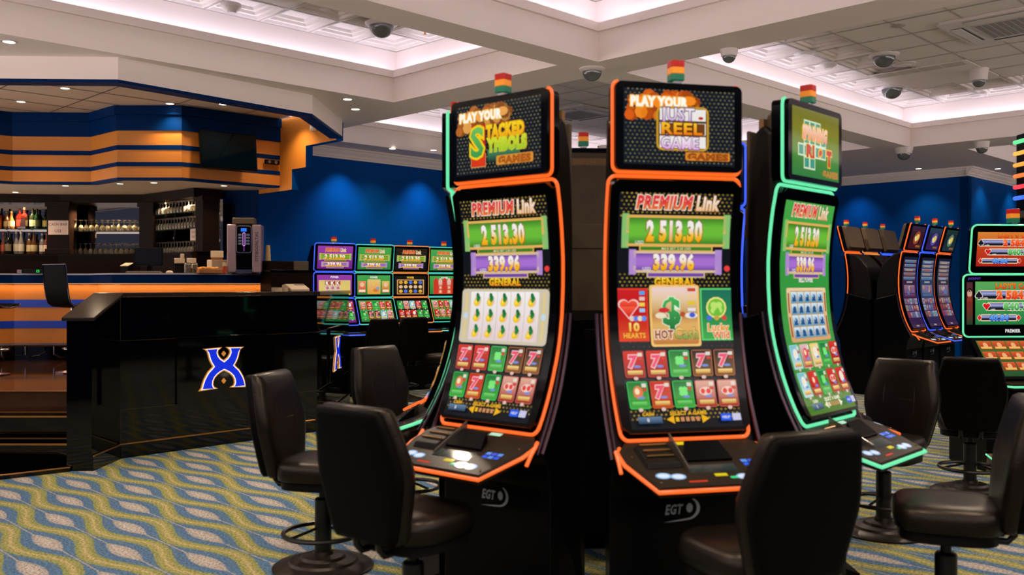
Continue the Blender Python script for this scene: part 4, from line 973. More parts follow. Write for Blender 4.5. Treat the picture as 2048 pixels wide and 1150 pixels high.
def pic_main(cv, v):
    bg = {'black': C(10, 16, 22), 'green': C(62, 150, 58), 'purple': C(120, 40, 140)}[v['bg']]
    if v['bg'] == 'green': cv.rect(-.262, .262, 1.0, 2.045, [C(75, 120, 35), C(62, 150, 58), C(50, 150, 60), C(70, 165, 70)])
    else: cv.rect(-.262, .262, 1.0, 2.045, bg)
    cv.layer()
    if v['bg'] == 'black':
        for za, zb in ((1.93, 2.045), (1.60, 1.69), (1.03, 1.10)): cv.dots(-.26, .26, za, zb, .021, .006, C(175, 145, 45))
        cv.dots(-.26, .26, 1.34, 1.60, .024, .004, C(90, 80, 50))
    cv.layer()
    cv.otext('PREMIUM', -.055, 2.003, .056, [C(225, 120, 50), C(215, 40, 50), C(220, 60, 70)], C(240, 215, 190), .26, .05, .06, .18); cv.L -= 2
    cv.otext('Link', .145, 2.003, .062, [C(235, 190, 140), C(245, 235, 225)], C(170, 110, 60), .11, .05, .04, .15); cv.L -= 2
    jackpot_bar(cv, -.225, .235, 1.805, 1.945, C(105, 185, 55), C(60, 125, 35), '2 513.30', 'MAX BET 2.00 USD', .084, None, .26)
    jackpot_bar(cv, -.19, .20, 1.685, 1.785, C(165, 110, 205), C(110, 70, 160), '339.96', None, .066, C(215, 185, 150), .19)
    if v['bg'] == 'black':
        cv.otext('GENERAL', 0, 1.645, .034, [C(235, 140, 20), C(250, 215, 40)], C(60, 30, 5), .19, .05, .04); cv.L -= 2
        cv.rect(-.06, .03, 1.668, 1.676, C(215, 210, 200)); cv.ell(.245, 1.705, .014, .014, C(230, 60, 60))
    else:
        cv.otext(v.get('title', 'BELL POWER'), 0, 1.66, .03, WHT, C(40, 90, 40), .15, .04, .03); cv.L -= 2
    k = v['panel']
    if k == 'pine':
        cv.rr(-.262, .262, 1.345, 1.61, .02, C(205, 195, 170)); cv.layer(); cv.rr(-.205, .205, 1.36, 1.597, .008, [C(225, 205, 205), C(240, 236, 234)]); cv.layer()
        for i in range(5):
            for j in range(3): pineapple(cv, -.164 + .082 * i, 1.556 - .077 * j, .034)
            if i: cv.rect(-.206 + .082 * i, -.2035 + .082 * i, 1.36, 1.597, C(190, 170, 160))
        for sx in (-1, 1): cv.rect(sx * .233 - .006, sx * .233 + .006, 1.365, 1.59, C(225, 200, 130)); cv.ell(sx * .233, 1.478, .013, .016, C(190, 215, 235))
    elif k == 'cards':
        cv.rect(-.262, -.125, 1.375, 1.615, C(225, 60, 35)); cv.layer(); cv.rect(-.262, -.132, 1.382, 1.607, [C(225, 70, 25), C(190, 20, 20), C(200, 30, 35)]); cv.layer()
        heart(cv, -.214, 1.525, .05, C(245, 200, 195)); cv.layer(); heart(cv, -.214, 1.525, .043, [C(205, 20, 25), C(245, 90, 60)])
        for i, c in enumerate((C(90, 160, 230), C(230, 190, 180), C(240, 205, 80), C(150, 200, 240))): cv.rect(-.165, -.14, 1.585 - i * .026, 1.602 - i * .026, c)
        for i in range(4): cv.ell(-.20 + .018 * i, 1.478, .012, .012, (C(225, 200, 190), C(80, 120, 220), C(235, 215, 190), C(90, 140, 225))[i])
        cv.layer(); cv.otext('10', -.192, 1.44, .036, [C(250, 170, 40), C(252, 225, 130)], C(160, 50, 10), None, .05, .05); cv.otext('HEARTS', -.193, 1.402, .022, C(250, 180, 60), C(150, 50, 10), .10, .04, .04)
        cv.L -= 5
        cv.rect(.115, .262, 1.375, 1.615, C(90, 205, 110)); cv.layer(); cv.rect(.123, .262, 1.382, 1.607, [C(60, 170, 70), C(40, 130, 75), C(30, 110, 90)]); cv.layer()
        cv.ell(.19, 1.525, .048, .05, C(235, 225, 130)); cv.layer(); cv.ell(.19, 1.525, .04, .042, C(110, 190, 60)); cv.layer()
        for a in range(4): cv.ell(.19 + .017 * cos(a * 1.57 + .78), 1.525 + .017 * sin(a * 1.57 + .78), .016, .016, C(190, 225, 110), 10)
        for i in range(3): cv.ell(.155 + .035 * i, 1.478, .012, .012, (C(70, 110, 220), C(200, 160, 70), C(210, 70, 60))[i])
        cv.otext('Lucky', .195, 1.435, .032, C(235, 150, 50), C(250, 240, 215), .10, .05, .05); cv.otext('Wild', .205, 1.40, .032, C(225, 120, 60), C(250, 240, 215), .08, .05, .05); cv.L -= 7
        cv.layer(3); cv.rr(-.12, .11, 1.35, 1.63, .012, C(240, 195, 110)); cv.layer(); cv.rr(-.11, .10, 1.36, 1.62, .01, [C(190, 120, 50), C(235, 190, 110), C(190, 130, 70), C(225, 195, 140), C(235, 205, 200)]); cv.layer()
        cv.otext('$', -.02, 1.51, .12, [C(30, 110, 50), C(70, 180, 90)], C(225, 240, 215), .085, .035, .022)
        cv.ell(-.055, 1.515, .025, .012, C(205, 45, 50)); cv.ell(-.07, 1.49, .026, .014, C(235, 220, 190)); cv.ell(.07, 1.49, .03, .014, C(230, 225, 220)); cv.layer(); cv.ell(.075, 1.492, .014, .012, C(60, 90, 210)); cv.ell(.03, 1.495, .013, .013, C(185, 80, 40))
        for i, c in enumerate((C(200, 70, 40), C(235, 200, 150), C(225, 195, 40), C(225, 225, 225))): cv.rect(.055, .092, 1.60 - i * .03, 1.615 - i * .03, c)
        cv.layer(); cv.otext('HOT', -.06, 1.405, .036, C(150, 70, 40), C(250, 238, 220), .085, .05, .06); cv.otext('Cash', .042, 1.41, .05, [C(80, 160, 60), C(245, 205, 120)], C(120, 60, 30), .11, .03, .03); cv.L -= 11
    elif k == 'bells':
        cv.rr(-.205, .215, 1.345, 1.615, .012, [C(215, 165, 110), C(235, 205, 160)]); cv.layer(); cv.rect(-.17, .18, 1.36, 1.60, C(190, 150, 80)); cv.layer()
        for i in range(5):
            for j in range(4):
                u, z = -.135 + .07 * i, 1.568 - .059 * j
                cv.rect(u - .031, u + .031, z - .027, z + .027, [C(70, 150, 195), C(215, 230, 240)]); cv.layer(); cv.ell(u, z - .002, .018, .017, C(35, 80, 130), 10); cv.rect(u - .02, u + .02, z - .02, z - .012, C(25, 60, 105)); cv.ell(u - .006, z + .006, .007, .008, C(190, 220, 245), 8); cv.L -= 1
        for sx in (-.19, .2):
            for z in (1.42, 1.54): cv.rect(sx - .007, sx + .007, z - .05, z + .05, C(150, 75, 45))
    cv.layer(2)
    for j in range(2):
        for i in range(5): tile(cv, -.208 + .104 * i, (1.275, 1.14)[j], .094, .118, TILE_SETS[v['tiles']][j * 5 + i])
    cv.layer(6); yel = C(240, 180, 20) if v['bg'] == 'black' else C(240, 235, 200)
    cv.text('CASH', -.18, 1.058, .014, yel, None, .04); cv.rect(-.23, -.12, 1.018, 1.046, [C(30, 60, 90), C(100, 130, 160)]); cv.layer(); cv.text('0', -.185, 1.032, .014, WHT, None, .03)
    cv.text('SELECT A GAME', .005, 1.058, .016, yel, .17, .04)
    for sx in (-1, 1): cv.poly([(sx * .10, 1.032), (sx * .065, 1.05), (sx * .065, 1.014)], yel)
    for i in range(5): cv.rect(-.05 + .024 * i - .008, -.05 + .024 * i + .008, 1.023, 1.041, yel if i == 0 else C(205, 140, 90))
    cv.rect(.155, .205, 1.02, 1.05, BLUC); cv.rect(.21, .25, 1.02, 1.05, C(200, 200, 230)); cv.layer(); cv.text('HELP', .18, 1.035, .011, WHT, None, .02)
def pic_topper(cv, kind):
    if kind in ('stacked', 'reel'):
        cv.rect(-.265, .265, 2.165, 2.50, C(14, 22, 34)); cv.layer(); cv.dots(-.265, .265, 2.167, 2.50, .021, .006, C(120, 115, 70)); cv.layer()
        fx = -.262 if kind == 'stacked' else -.262
        base = C(190, 105, 35) if kind == 'stacked' else C(225, 95, 10); hi = C(235, 165, 80) if kind == 'stacked' else C(245, 140, 30)
        rf = random.Random(3)
        for i in range(60):
            u = fx + .02 + rf.random() * .33; z = 2.485 - rf.random() * (.10 if u < -.05 else .06) - .01; k = .25 + .75 * rf.random() * (1 - .5 * (u > .02)); r0 = min(.018 + .016 * rf.random(), u - fx + .002, 2.499 - z)
            cv.ell(u, z, r0, r0, tuple(x * k for x in (base if i % 3 else hi)), 8)
            if i % 6 == 5: cv.layer()
        cv.layer()
        for i in range(6): cv.ell(-.21 + i * .05, 2.445 + .006 * (i % 2), .035, .022, hi, 10)
        cv.layer(); cv.otext('PLAY YOUR', -.10, 2.443, .040, C(255, 250, 235), C(250, 205, 110), .27, .06, .07); cv.L += 1
        if kind == 'stacked':
            cv.rect(-.155, -.065, 2.20, 2.40, C(190, 35, 25)); cv.frame(-.158, -.062, 2.196, 2.262, .004, C(220, 150, 90)); cv.rect(-.15, -.07, 2.203, 2.256, C(225, 60, 25)); cv.layer()
            cv.rect(-.05, .15, 2.215, 2.275, [C(20, 40, 40), C(70, 140, 95)]); cv.layer()
            cv.otext('TACKED', .058, 2.362, .056, [C(240, 165, 10), C(245, 215, 30)], C(205, 130, 10), .235, .07, .05); cv.otext('YMBOLS', .068, 2.297, .056, [C(150, 200, 45), C(210, 220, 50)], C(215, 195, 20), .245, .07, .05)
            cv.otext('S', -.115, 2.318, .135, [C(55, 150, 70), C(110, 190, 90)], C(240, 205, 20), .085, .03, .06)
            cv.rr(.008, .232, 2.197, 2.242, .008, C(215, 145, 50)); cv.layer(); cv.text('GAMES', .12, 2.219, .032, C(170, 85, 20), .20, .08)
        else:
            cv.rr(-.115, .135, 2.228, 2.425, .028, C(200, 150, 30)); cv.layer(); cv.rr(-.106, .126, 2.237, 2.416, .022, C(90, 60, 20)); cv.layer()
            for z in (2.388, 2.326, 2.266): cv.rect(-.10, .12, z - .026, z + .026, C(235, 230, 225)); 
            cv.layer(); cv.rect(-.095, .115, 2.301, 2.35, C(110, 60, 15)); cv.layer()
            cv.otext('JUST', -.015, 2.39, .055, [C(190, 150, 205), WHT], C(110, 60, 130), .16, .02, .05); cv.ell(.095, 2.375, .012, .007, C(190, 40, 30)); cv.otext('REEL', .005, 2.326, .05, [C(235, 120, 10), C(250, 200, 40)], C(90, 40, 5), .195, .03, .045); cv.otext('GAME', -.005, 2.262, .052, [C(225, 170, 225), WHT], C(120, 70, 135), .18, .02, .05)
            cv.rr(.02, .235, 2.185, 2.222, .008, C(225, 135, 40)); cv.layer(); cv.text('GAMES', .128, 2.203, .027, C(150, 75, 15), .20, .08)
    elif kind == 'riot':
        cv.rect(-.265, .265, 2.165, 2.50, [C(45, 120, 55), C(70, 135, 45), C(125, 125, 25), C(110, 110, 30)]); cv.layer()
        cells = [(0, 3), (1, 3), (2, 3), (0, 2), (1, 2), (2, 2), (3, 2), (-1, 1), (0, 1), (1, 1), (2, 1), (3, 1), (0, 0), (1, 0)]
        for i, j in cells:
            u, z = -.11 + .062 * i, 2.235 + .06 * j; cv.rect(u - .032, u + .032, z - .031, z + .031, C(215, 225, 195))
        cv.layer()
        for i, j in cells:
            u, z = -.11 + .062 * i, 2.235 + .06 * j; cv.rect(u - .024, u + .024, z - .023, z + .023, C(60, 150, 125))
        cv.layer(); cv.otext('SPINNING', -.02, 2.385, .062, [C(235, 140, 120), C(245, 215, 200)], C(235, 185, 40), .28, .06, .06, .1)
        cv.otext('RI', -.075, 2.295, .056, C(190, 40, 30), C(240, 220, 90), .09, .07, .04); cv.ell(.035, 2.295, .03, .024, C(235, 170, 40), 10, .6); cv.layer(); cv.ell(.035, 2.295, .02, .014, C(190, 50, 30), 10, .6); cv.otext('T', .135, 2.275, .07, C(190, 30, 35), C(240, 190, 50), .06, .08, .06)
        cv.text('GAMES', .15, 2.195, .03, C(190, 130, 50), .18, .08)
    else:                                               # distant group: dark picture with a bright emblem
        c0, c1, c2 = kind
        cv.rect(-.265, .265, 2.165, 2.50, [c0, tuple(x * .6 for x in c0), c1]); cv.layer(); cv.ell(0, 2.33, .13, .09, c2, 14, .4); cv.layer(); cv.ell(.02, 2.335, .07, .05, C(225, 190, 90), 10, .4); cv.ell(-.04, 2.315, .03, .05, C(215, 220, 170), 8, .7); cv.rect(.02, .2, 2.19, 2.22, C(140, 90, 40)); cv.dots(-.26, .26, 2.42, 2.5, .03, .006, c2)
def pic_rows(cv, seed, hue):
    rnd = random.Random(seed); cv.rect(-.262, .262, 1.0, 2.045, [C(70, 40, 90), tuple(x * .5 for x in hue), C(25, 40, 60)]); cv.layer()
    z = 2.0
    for r in range(5):
        cv.rect(-.22, .22, z - .05, z, [tuple(x * .7 for x in hue), C(190, 180, 190)]); cv.layer(); cv.rect(-.16, .12, z - .038, z - .012, rnd.choice([C(215, 190, 150), C(190, 200, 215), C(200, 120, 90), C(90, 160, 190)])); cv.L -= 1; z -= .062
    cv.rect(-.10, .12, z - .03, z - .004, C(205, 190, 190)); z -= .06
    cv.rect(-.20, .20, z - .17, z, [hue, C(190, 150, 165)]); cv.layer()
    for i in range(8): cv.ell(-.15 + .3 * rnd.random(), z - .03 - .11 * rnd.random(), .035, .03, rnd.choice([C(225, 190, 120), C(190, 90, 110), C(120, 150, 215), C(215, 215, 200)]), 8)
    cv.L -= 1; z -= .20
    for r in range(3):
        for i in range(5):
            u = -.2 + .1 * i; c = rnd.choice([C(150, 110, 130), C(190, 150, 120), C(120, 110, 160), C(170, 180, 190), C(160, 70, 70)])
            cv.rect(u - .045, u + .045, z - .085, z, [c, tuple(min(1, x * 1.5) for x in c)]); cv.layer(); cv.ell(u, z - .035, .022, .022, rnd.choice([C(225, 200, 180), C(210, 60, 60), C(90, 170, 130)]), 8); cv.L -= 1
        z -= .098
    cv.rect(-.25, .25, 1.005, 1.05, C(90, 60, 90)); cv.layer(); cv.rect(-.08, .02, 1.02, 1.04, C(220, 200, 190))

JP = [(2.10, .045), (1.98, .022), (1.86, .008), (1.74, 0), (1.62, .001), (1.50, .008), (1.40, .022), (1.30, .044), (1.20, .072), (1.12, .10), (1.05, .13), (.97, .172)]
def ja(z): return interp(JP, z)[0]
def jn(z):
    s = (ja(min(z + .02, 2.1)) - ja(max(z - .02, .97))) / (min(z + .02, 2.1) - max(z - .02, .97)); n = sqrt(1 + s * s); return 1 / n, -s / n
def jmap(u, z, l):
    na, nz_ = jn(z); k = 1.0 if z > 1.35 else 1 - .05 * (1.35 - z) / .38
    return (u * k * 1.045, -(ja(z) + na * (.013 + l)), z + nz_ * (.013 + l))
def J_outline(hw, z0, z1, r, off):
    pts = []
    N = 26
    side = [(hw, z0 + r + (z1 - z0 - 2 * r) * k / N) for k in range(N + 1)]
    arc = lambda cx, cz, a0: [(cx + r * cos(R(a0 + 15 * k)), cz + r * sin(R(a0 + 15 * k))) for k in range(1, 6)]
    pts = side + arc(hw - r, z1 - r, 0) + [(hw - r, z1), (0, z1), (-hw + r, z1)] + arc(-hw + r, z1 - r, 90) + [(-u, z) for u, z in reversed(side)] + arc(-hw + r, z0 + r, 180) + [(-hw + r, z0), (0, z0), (hw - r, z0)] + arc(hw - r, z0 + r, 270)
    out = []
    for u, z in pts:
        na, nz_ = jn(z); k = 1.0 if z > 1.35 else 1 - .05 * (1.35 - z) / .38
        out.append((u * k, -(ja(z) + na * off), z + nz_ * off))
    return out
def lamp(parent, x, y, z, s=1.0):
    r = tag if False else None
    mb = MB(); mb.box(-.02 * s, .02 * s, -.02 * s, .02 * s, 0, .018 * s); b = mb.build('lamp_base', M_CHROME, parent, loc=(x, y, z), key='lampb%.2f' % s)
    for k, (m, nm) in enumerate(((M_GRN, 'green_lens'), (M_AMB, 'amber_lens'), (M_RED, 'red_lens'))):
        mb = MB(); h = .030 * s; mb.slab(rrect(.066 * s, .066 * s, .014 * s, 3), k * h + .018 * s + .001, (k + 1) * h + .018 * s - .0005); mb.build(nm, m, parent, loc=(x, y, z), key='lamp_%s%.2f' % (nm, s), bevel=.003)
def logo(parent, M, s, m, key):
    cv = Canvas(lambda u, z, l: tuple(M @ Vector((u * s, -.0005 - l, z * s)))); cv.text('EGT', -.25, 0, .30, (0, 0, 0), .62, .03, .25)
    cv.ell(.27, .02, .11, .15, (0, 0, 0), 14)
    up = [(.18 + .45 * cos(R(a)), .0 + .36 * sin(R(a))) for a in range(62, -91, -12)] + [(-.2, -.39), (-.62, -.4)]
    dn = [(-.2, -.35)] + [(.16 + .36 * cos(R(a)), .02 + .33 * sin(R(a))) for a in range(-90, 63, 12)]
    cv.poly(up + dn, (0, 0, 0)); cv.c = [None] * len(cv.c); return cv.build('logo', m, parent, key=key)
def deckp(x, a, h=0.0): return (x, -a, .955 - (a - .13) * .34 + h)
def j_machine(loc, rz, ledc, v, label, group=None, tilt=0.0, foot='green', detail=True, sides='orange'):
    t = thing('slot_machine', label, 'slot machine', (loc[0] - sin(rz) * .058, loc[1] + cos(rz) * .058, 0), rz, group)
    L = LEDS[ledc]; kk = 'J'
    lw = (lambda a: 1.0) if tilt else (lambda a: 1.0 - 1.2 * max(0, -a - .02))
    lo = MB(); lo.prism([(-.38, .0), (-.38, 1.42), (-.04, 1.50), (-.02, 1.36), (.02, 1.22), (.06, 1.10), (.11, .99), (.15, .90), (.11, .82), (.085, .70), (.085, 0)], lambda a, z: (-.335 * lw(a), -a, z), lambda a, z: (.335 * lw(a), -a, z))
    lo.build('lower_cabinet', M_BLACK, t, bevel=.012, key=kk + 'low%d' % bool(tilt))
    prof = [(-.02, 2.10), (-.10, 2.10), (-.20, 2.02), (-.30, 1.90), (-.36, 1.70), (-.38, 1.40), (-.02, 1.40), (-.03, 1.75)] if tilt else [(-.02, 2.12), (-.03, 2.38), (-.07, 2.42), (-.12, 2.39), (-.15, 2.28), (-.165, 2.05), (-.165, 1.40), (-.02, 1.40), (-.03, 1.75)]
    up = MB(); up.side(prof, -.275, .275); up.build('upper_cabinet', mat('black_cabinet', C(18, 15, 13), .4, spec=.2, noise=.1), t, bevel=.02, key=kk + 'up%d' % bool(tilt))
    for sx in (-1, 1):
        tr = MB(); tr.tube([(sx * (.35 + .0 * z), -(ja(max(z, .97)) - .052 + max(0, .97 - z) * .55), z) for z in [1.50, 1.42, 1.34, 1.26, 1.18, 1.10, 1.02, .95, .88]], .012, 8); tr.tube([(sx * .338, -(ja(max(z, .97)) - .03 + max(0, .97 - z) * .55), z) for z in [1.50, 1.42, 1.34, 1.26, 1.18, 1.10, 1.02, .95, .88]], .006, 6)
        tr.build('side_trim', mat('dark_chrome', C(70, 56, 64), .28, 1.0), t, 50, key=kk + 'trim%d' % sx)
    if not tilt:
        rb_ = MB(); rb_.box(-.262, .262, .155, .175, 1.45, 2.40); rb_.box(-.265, .265, .155, .182, 1.86, 2.02); rb_.build('rear_panel', M_GREY, t, bevel=.008, key=kk + 'rpan')
    # main screen
    gl = MB(); rows = []; N = 40; r = .035
    for i in range(N + 1):
        z = .985 + (2.10 - .985) * i / N; e = min(z - .985, 2.10 - z); hw = .314 if e > r else .314 - r + sqrt(max(0, r * r - (r - e) ** 2))
        na, nz_ = jn(z); k = 1.0 if z > 1.35 else 1 - .05 * (1.35 - z) / .38
        rows.append([(-hw * k, -(ja(z) + na * .012), z + nz_ * .012), (hw * k, -(ja(z) + na * .012), z + nz_ * .012), (hw * k, -(ja(z) - na * .035), z - nz_ * .035), (-hw * k, -(ja(z) - na * .035), z - nz_ * .035)])
    gl.loft(rows); gl.build('main_screen', M_BEZEL, t, 40, key=kk + 'glass')
    ol = J_outline(.317, .968, 2.112, .035, -.026); lt = MB(); lt.tube(ol, .0085, 8, True); lt.build('led_edge', L, t, 60, key=kk + 'led' + ledc)
    if detail:
        cv = Canvas(jmap, .045)
        if 'hue' in v:
            pic_rows(cv, v['seed'], v['hue']); cv.c = [[(a * .5, b * .5, c_ * .62) for a, b, c_ in f_] for f_ in cv.c]
        else: pic_main(cv, v)
        cv.build('main_picture', M_DISP, t, key='picm%s' % str(sorted((k_, str(x)) for k_, x in v.items() if k_ not in ('top',))))
    # topper
    tp = bpy.data.objects.new('topper', None)
    RT = Matrix.Translation((0, -.058, 2.13)) @ Matrix.Rotation(tilt, 4, 'X') @ Matrix.Translation((0, 0, -2.13))
    hz = MB(); hz.prism(rrect(.605, .392, .03, 4, 0, 2.334), lambda x, z: tuple(RT @ Vector((x, -.014, z))), lambda x, z: tuple(RT @ Vector((x, .075, z)))); h_ = hz.build('topper', M_BEZEL, t, key=kk + 'top%.2f' % tilt)
    w = .3055; ll = [(w, 2.50)] + [(w, 2.17)] + [(w - .03 + .03 * cos(R(a)), 2.162 + .03 * sin(R(a)) - .001) for a in range(-15, -90, -15)] + [(w - .03, 2.133), (-w + .03, 2.133)] + [(-w + .03 - .03 * sin(R(a)), 2.162 - .03 * cos(R(a))) for a in range(15, 90, 15)] + [(-w, 2.17), (-w, 2.50)] + [(-w + .025 * (1 - cos(R(a))), 2.508 + .025 * sin(R(a))) for a in (30, 60, 90)]
    ll = [(w - .025 * (1 - cos(R(a))), 2.508 + .025 * sin(R(a))) for a in (90, 60, 30)] + ll
    le = MB(); le.tube([tuple(RT @ Vector((x, .016, z))) for x, z in ll], .0085, 8); le.build('topper_led_edge', L, t, 60, key=kk + 'tled%s%.2f' % (ledc, tilt))
    if detail:
        cv = Canvas(lambda u, z, l: tuple(RT @ Vector((u, -.0145 - l, z)))); pic_topper(cv, v['top']); cv.build('topper_picture', M_DISP, h_, key='pict%s%.2f' % (str(v['top']), tilt))
    hb = MB(); hb.prism(rrect(.59 if tilt else .54, .38 if tilt else .33, .03, 4, 0, 2.334), lambda x, z: tuple(RT @ Vector((x, .075, z))), lambda x, z: tuple(RT @ Vector((x * .9, .13, 2.33 + (z - 2.33) * .85)))); hb.build('topper_back', M_GREY, t, bevel=.012, key=kk + 'tback%.2f' % tilt)
    lx = RT @ Vector((.0, .03, 2.53)); lamp(t, lx.x, lx.y, lx.z)
    # rear panel
    rp = MB(); rp.box(-.16, .16, .375, .39, .1, 1.36); rp.build('rear_door', M_SATIN, t, bevel=.006, key=kk + 'rear')
    # console
    poly = [(-.28, .13), (.28, .13), (.335, .21), (.335, .30), (.27, .50), (-.27, .50), (-.335, .30), (-.335, .21)]
    dk = MB(); dk.prism(poly, lambda x, a: deckp(x, a, 0), lambda x, a: deckp(x, a, -.045)); d_ = dk.build('console', mat('bronze_console_glass', C(34, 28, 23), .3, spec=.05, noise=.08), t, bevel=.008, key=kk + 'deck')
    cl = MB(); cl.tube([deckp(x, a, -.016) for x, a in [(.318, .165), (.342, .22), (.342, .30), (.274, .507), (-.274, .507), (-.342, .30), (-.342, .22), (-.318, .165)]], .009, 8); cl.build('console_led_edge', L, t, 60, key=kk + 'cled' + ledc)
    for sx in (-1, 1) if ledc == 'orange' else ():
        sg = MB(); sg.tube([(sx * .352, -.215, .925), (sx * .352, -.25, .89), (sx * .352, -.285, .845)], .0085, 8); sg.build('side_led', L, t, 60, key=kk + 'sled%d' % sx + ledc)
    if detail:
        def lit(name, key, draw):
            cv = Canvas(lambda u, a, l: deckp(u, -a, .0008 + l)); draw(cv); cv.build(name, M_DISP, d_, key=kk + key)
        for n_, (u, a) in enumerate(((-.22, .42), (-.16, .43), (.12, .45), (.18, .45))):
            lit('push_button', 'btn%d' % n_, lambda cv: (cv.ell(u, -a, .034, .022, C(150, 190, 235), 16), cv.layer(), cv.ell(u, -a, .026, .016, C(225, 235, 250), 14)))
        for n_, (u0, u1, a0, a1, c) in enumerate(((-.06, .01, .185, .16, C(235, 205, 20)), (.045, .115, .185, .16, C(190, 235, 205)), (.0, .055, .44, .42, C(225, 205, 20)), (.06, .09, .46, .445, C(60, 225, 140)), (-.13, -.05, .475, .465, C(225, 60, 25)))):
            lit('sticker', 'stk%d' % n_, lambda cv: cv.rect(u0, u1, -a0, -a1, c))
        lit('info_plate', 'info', lambda cv: cv.rect(-.10, .12, -.41, -.35, [C(30, 40, 38), C(60, 66, 60)]))
        lit('keypad', 'keypad', lambda cv: [cv.rect(.165 + .033 * i, .192 + .033 * i, -.37 + .028 * j, -.35 + .028 * j, (C(30, 90, 240), C(90, 150, 250))[(i + j) % 2]) for i in range(3) for j in range(2)])
        for n_, (u, a) in enumerate(((.3, .27), (-.3, .27), (.25, .47), (-.25, .47), (-.12, .18), (-.24, .2))):
            mb = MB(); mb.lathe([(.006, 0), (.006, .003), (.002, .005)], 8); mb.build('screw', M_GOLDCH, d_, key=kk + 'screw', loc=deckp(u, a, .0))
        bl = MB(); bl.prism([(-.27, .20), (-.11, .20), (-.11, .37), (-.27, .37)], lambda x, a: deckp(x, a, 0), lambda x, a: deckp(x + (.012 if x < -.2 else -.012), a + (.012 if a < .3 else -.012), .022)); bl.build('bill_acceptor', M_SATIN, d_, bevel=.004, key=kk + 'bill')
        ch = MB()
        for a in (.225, .27, .315): ch.tube([deckp(-.25, a, .026), deckp(-.13, a, .026)], .005, 6)
        ch.build('bill_slot', M_GOLDCH, d_, 40, key=kk + 'billslot')
        ph = MB(); ph.prism([(-.06, .25), (.10, .25), (.13, .33), (-.09, .33)], lambda x, a: deckp(x, a, 0), lambda x, a: deckp(x, a, .012 + (.33 - a) * .5)); ph.build('button_screen', M_BEZEL, d_, bevel=.004, key=kk + 'phone')
        dv = MB(); dv.prism([(-.10, .18), (-.092, .18), (-.092, .40), (-.10, .40)], lambda x, a: deckp(x, a, 0), lambda x, a: deckp(x, a, .05 * (1 - (a - .18) / .3))); dv.build('divider', mat('smoked_divider', C(95, 88, 84), .15, spec=.5, noise=.05, trans=.6), d_, key=kk + 'div')
    logo(t, Matrix.Translation((0, -.092, .635)), .14, mat('logo_silver', C(165, 172, 180), .3, .5, noise=.05), kk + 'logo')
    if not tilt: logo(t, Matrix.Translation((0, .176, 2.20)) @ Matrix.Rotation(pi, 4, 'Z'), .10, mat('logo_embossed', C(80, 72, 64), .35, .3, noise=.05), kk + 'logoback')
    vb = MB()
    for k in range(24): vb.box(-.25 + k * .0215, -.25 + k * .0215 + .012, .085, .112, 2.395, 2.445)
    vb.box(-.26, .27, .08, .105, 2.39, 2.45)
    if not tilt: vb.build('rear_vent', mat('bronze_vent', C(140, 108, 72), .4, .3, noise=.1), t, key=kk + 'vent')
    bp = MB(); bp.slab([(-.30, -.07), (.30, -.07), (.16, .36), (-.16, .36)], 0, .03); bp.build('base', M_SATIN, t, key=kk + 'base')
    fr = MB(); fr.side([(.07, 0), (.30, 0), (.30, .04), (.07, .13)], -.26, .26); fr.build('footrest', M_SATIN, t, bevel=.006, key=kk + 'foot')
    fl_ = MB(); fl_.tube([(-.262, -.1, .02), (-.262, -.303, .02), (.262, -.303, .02), (.262, -.1, .02)], .006, 6); fl_.build('foot_led', LEDS[foot], t, key=kk + 'footled' + foot)
    if tilt: t.scale[0] = .9
    return t
BLACKV = lambda panel, top: dict(bg='black', panel=panel, tiles='mix', top=top)
j_machine((-.335, 5.12), R(-93), 'green', dict(bg='green', panel='bells', tiles='grn', top='riot'), 'green-lit curved slot machine seen edge-on left of the stacked symbols machine')
j_machine((-.062, 4.405), R(-40), 'orange', BLACKV('pine', 'stacked'), 'orange-lit curved slot machine with stacked symbols topper and pineapple reels', foot='green')
j_machine((.746, 4.145), R(13), 'orange', BLACKV('cards', 'reel'), 'orange-lit curved slot machine with just reel game topper and dollar card', foot='orange')
j_machine((1.52, 4.66), R(47), 'green', dict(bg='green', panel='bells', tiles='grn', top='riot'), 'green-lit curved slot machine with riot topper and blue bell reels')
HD = dict(bg='black', panel='pine', tiles='mix', top='reel')
j_machine((1.68, 5.36), R(90), 'orange', HD, 'slot machine hidden behind the riot machine, only its orange-lit console showing', foot='orange')
j_machine((1.27, 6.1), R(137), 'blue', HD, 'blue-edged slot machine half hidden behind the reel game machine', detail=False)
j_machine((.47, 6.15), R(184), 'orange', HD, 'slot machine seen from behind in the gap between the two orange-lit machines', detail=False)
j_machine((-.19, 6.0), R(230), 'orange', HD, 'slot machine hidden behind the edge-on green one, orange console lip showing')
# group of six, back to back, by the dark blue right wall
gR = 'slot machines in the back-to-back group'
for k in range(3):
    hue = (C(120, 70, 110), C(90, 130, 170), C(120, 110, 110))[k]
    x, y = pq(13.74 + .66 * k, 5.44)
    j_machine((x, y), R(45), ('orange', 'blue', 'orange')[k], dict(seed=k, hue=hue, top=((C(70, 20, 30), C(40, 30, 60), C(150, 70, 40)), (C(50, 30, 90), C(30, 60, 70), C(90, 80, 150)), (C(30, 50, 60), C(20, 40, 40), C(90, 120, 100)))[k]),
              ('curved slot machine nearest the camera in the right-facing row of the back-to-back group', 'middle curved slot machine of the right-facing row in the back-to-back group', 'farthest curved slot machine of the right-facing row in the back-to-back group')[k], gR, .26, 'orange')
    x, y = pq(13.74 + .66 * k, 6.37)
    j_machine((x, y), R(225), ('orange', 'amber', 'blue')[k], HD, ('nearest slot machine turned away in the back-to-back group, its plain back showing', 'second slot machine turned away in the back-to-back group', 'third slot machine turned away, mostly hidden in the back-to-back group')[k], gR, .26, 'orange', False)

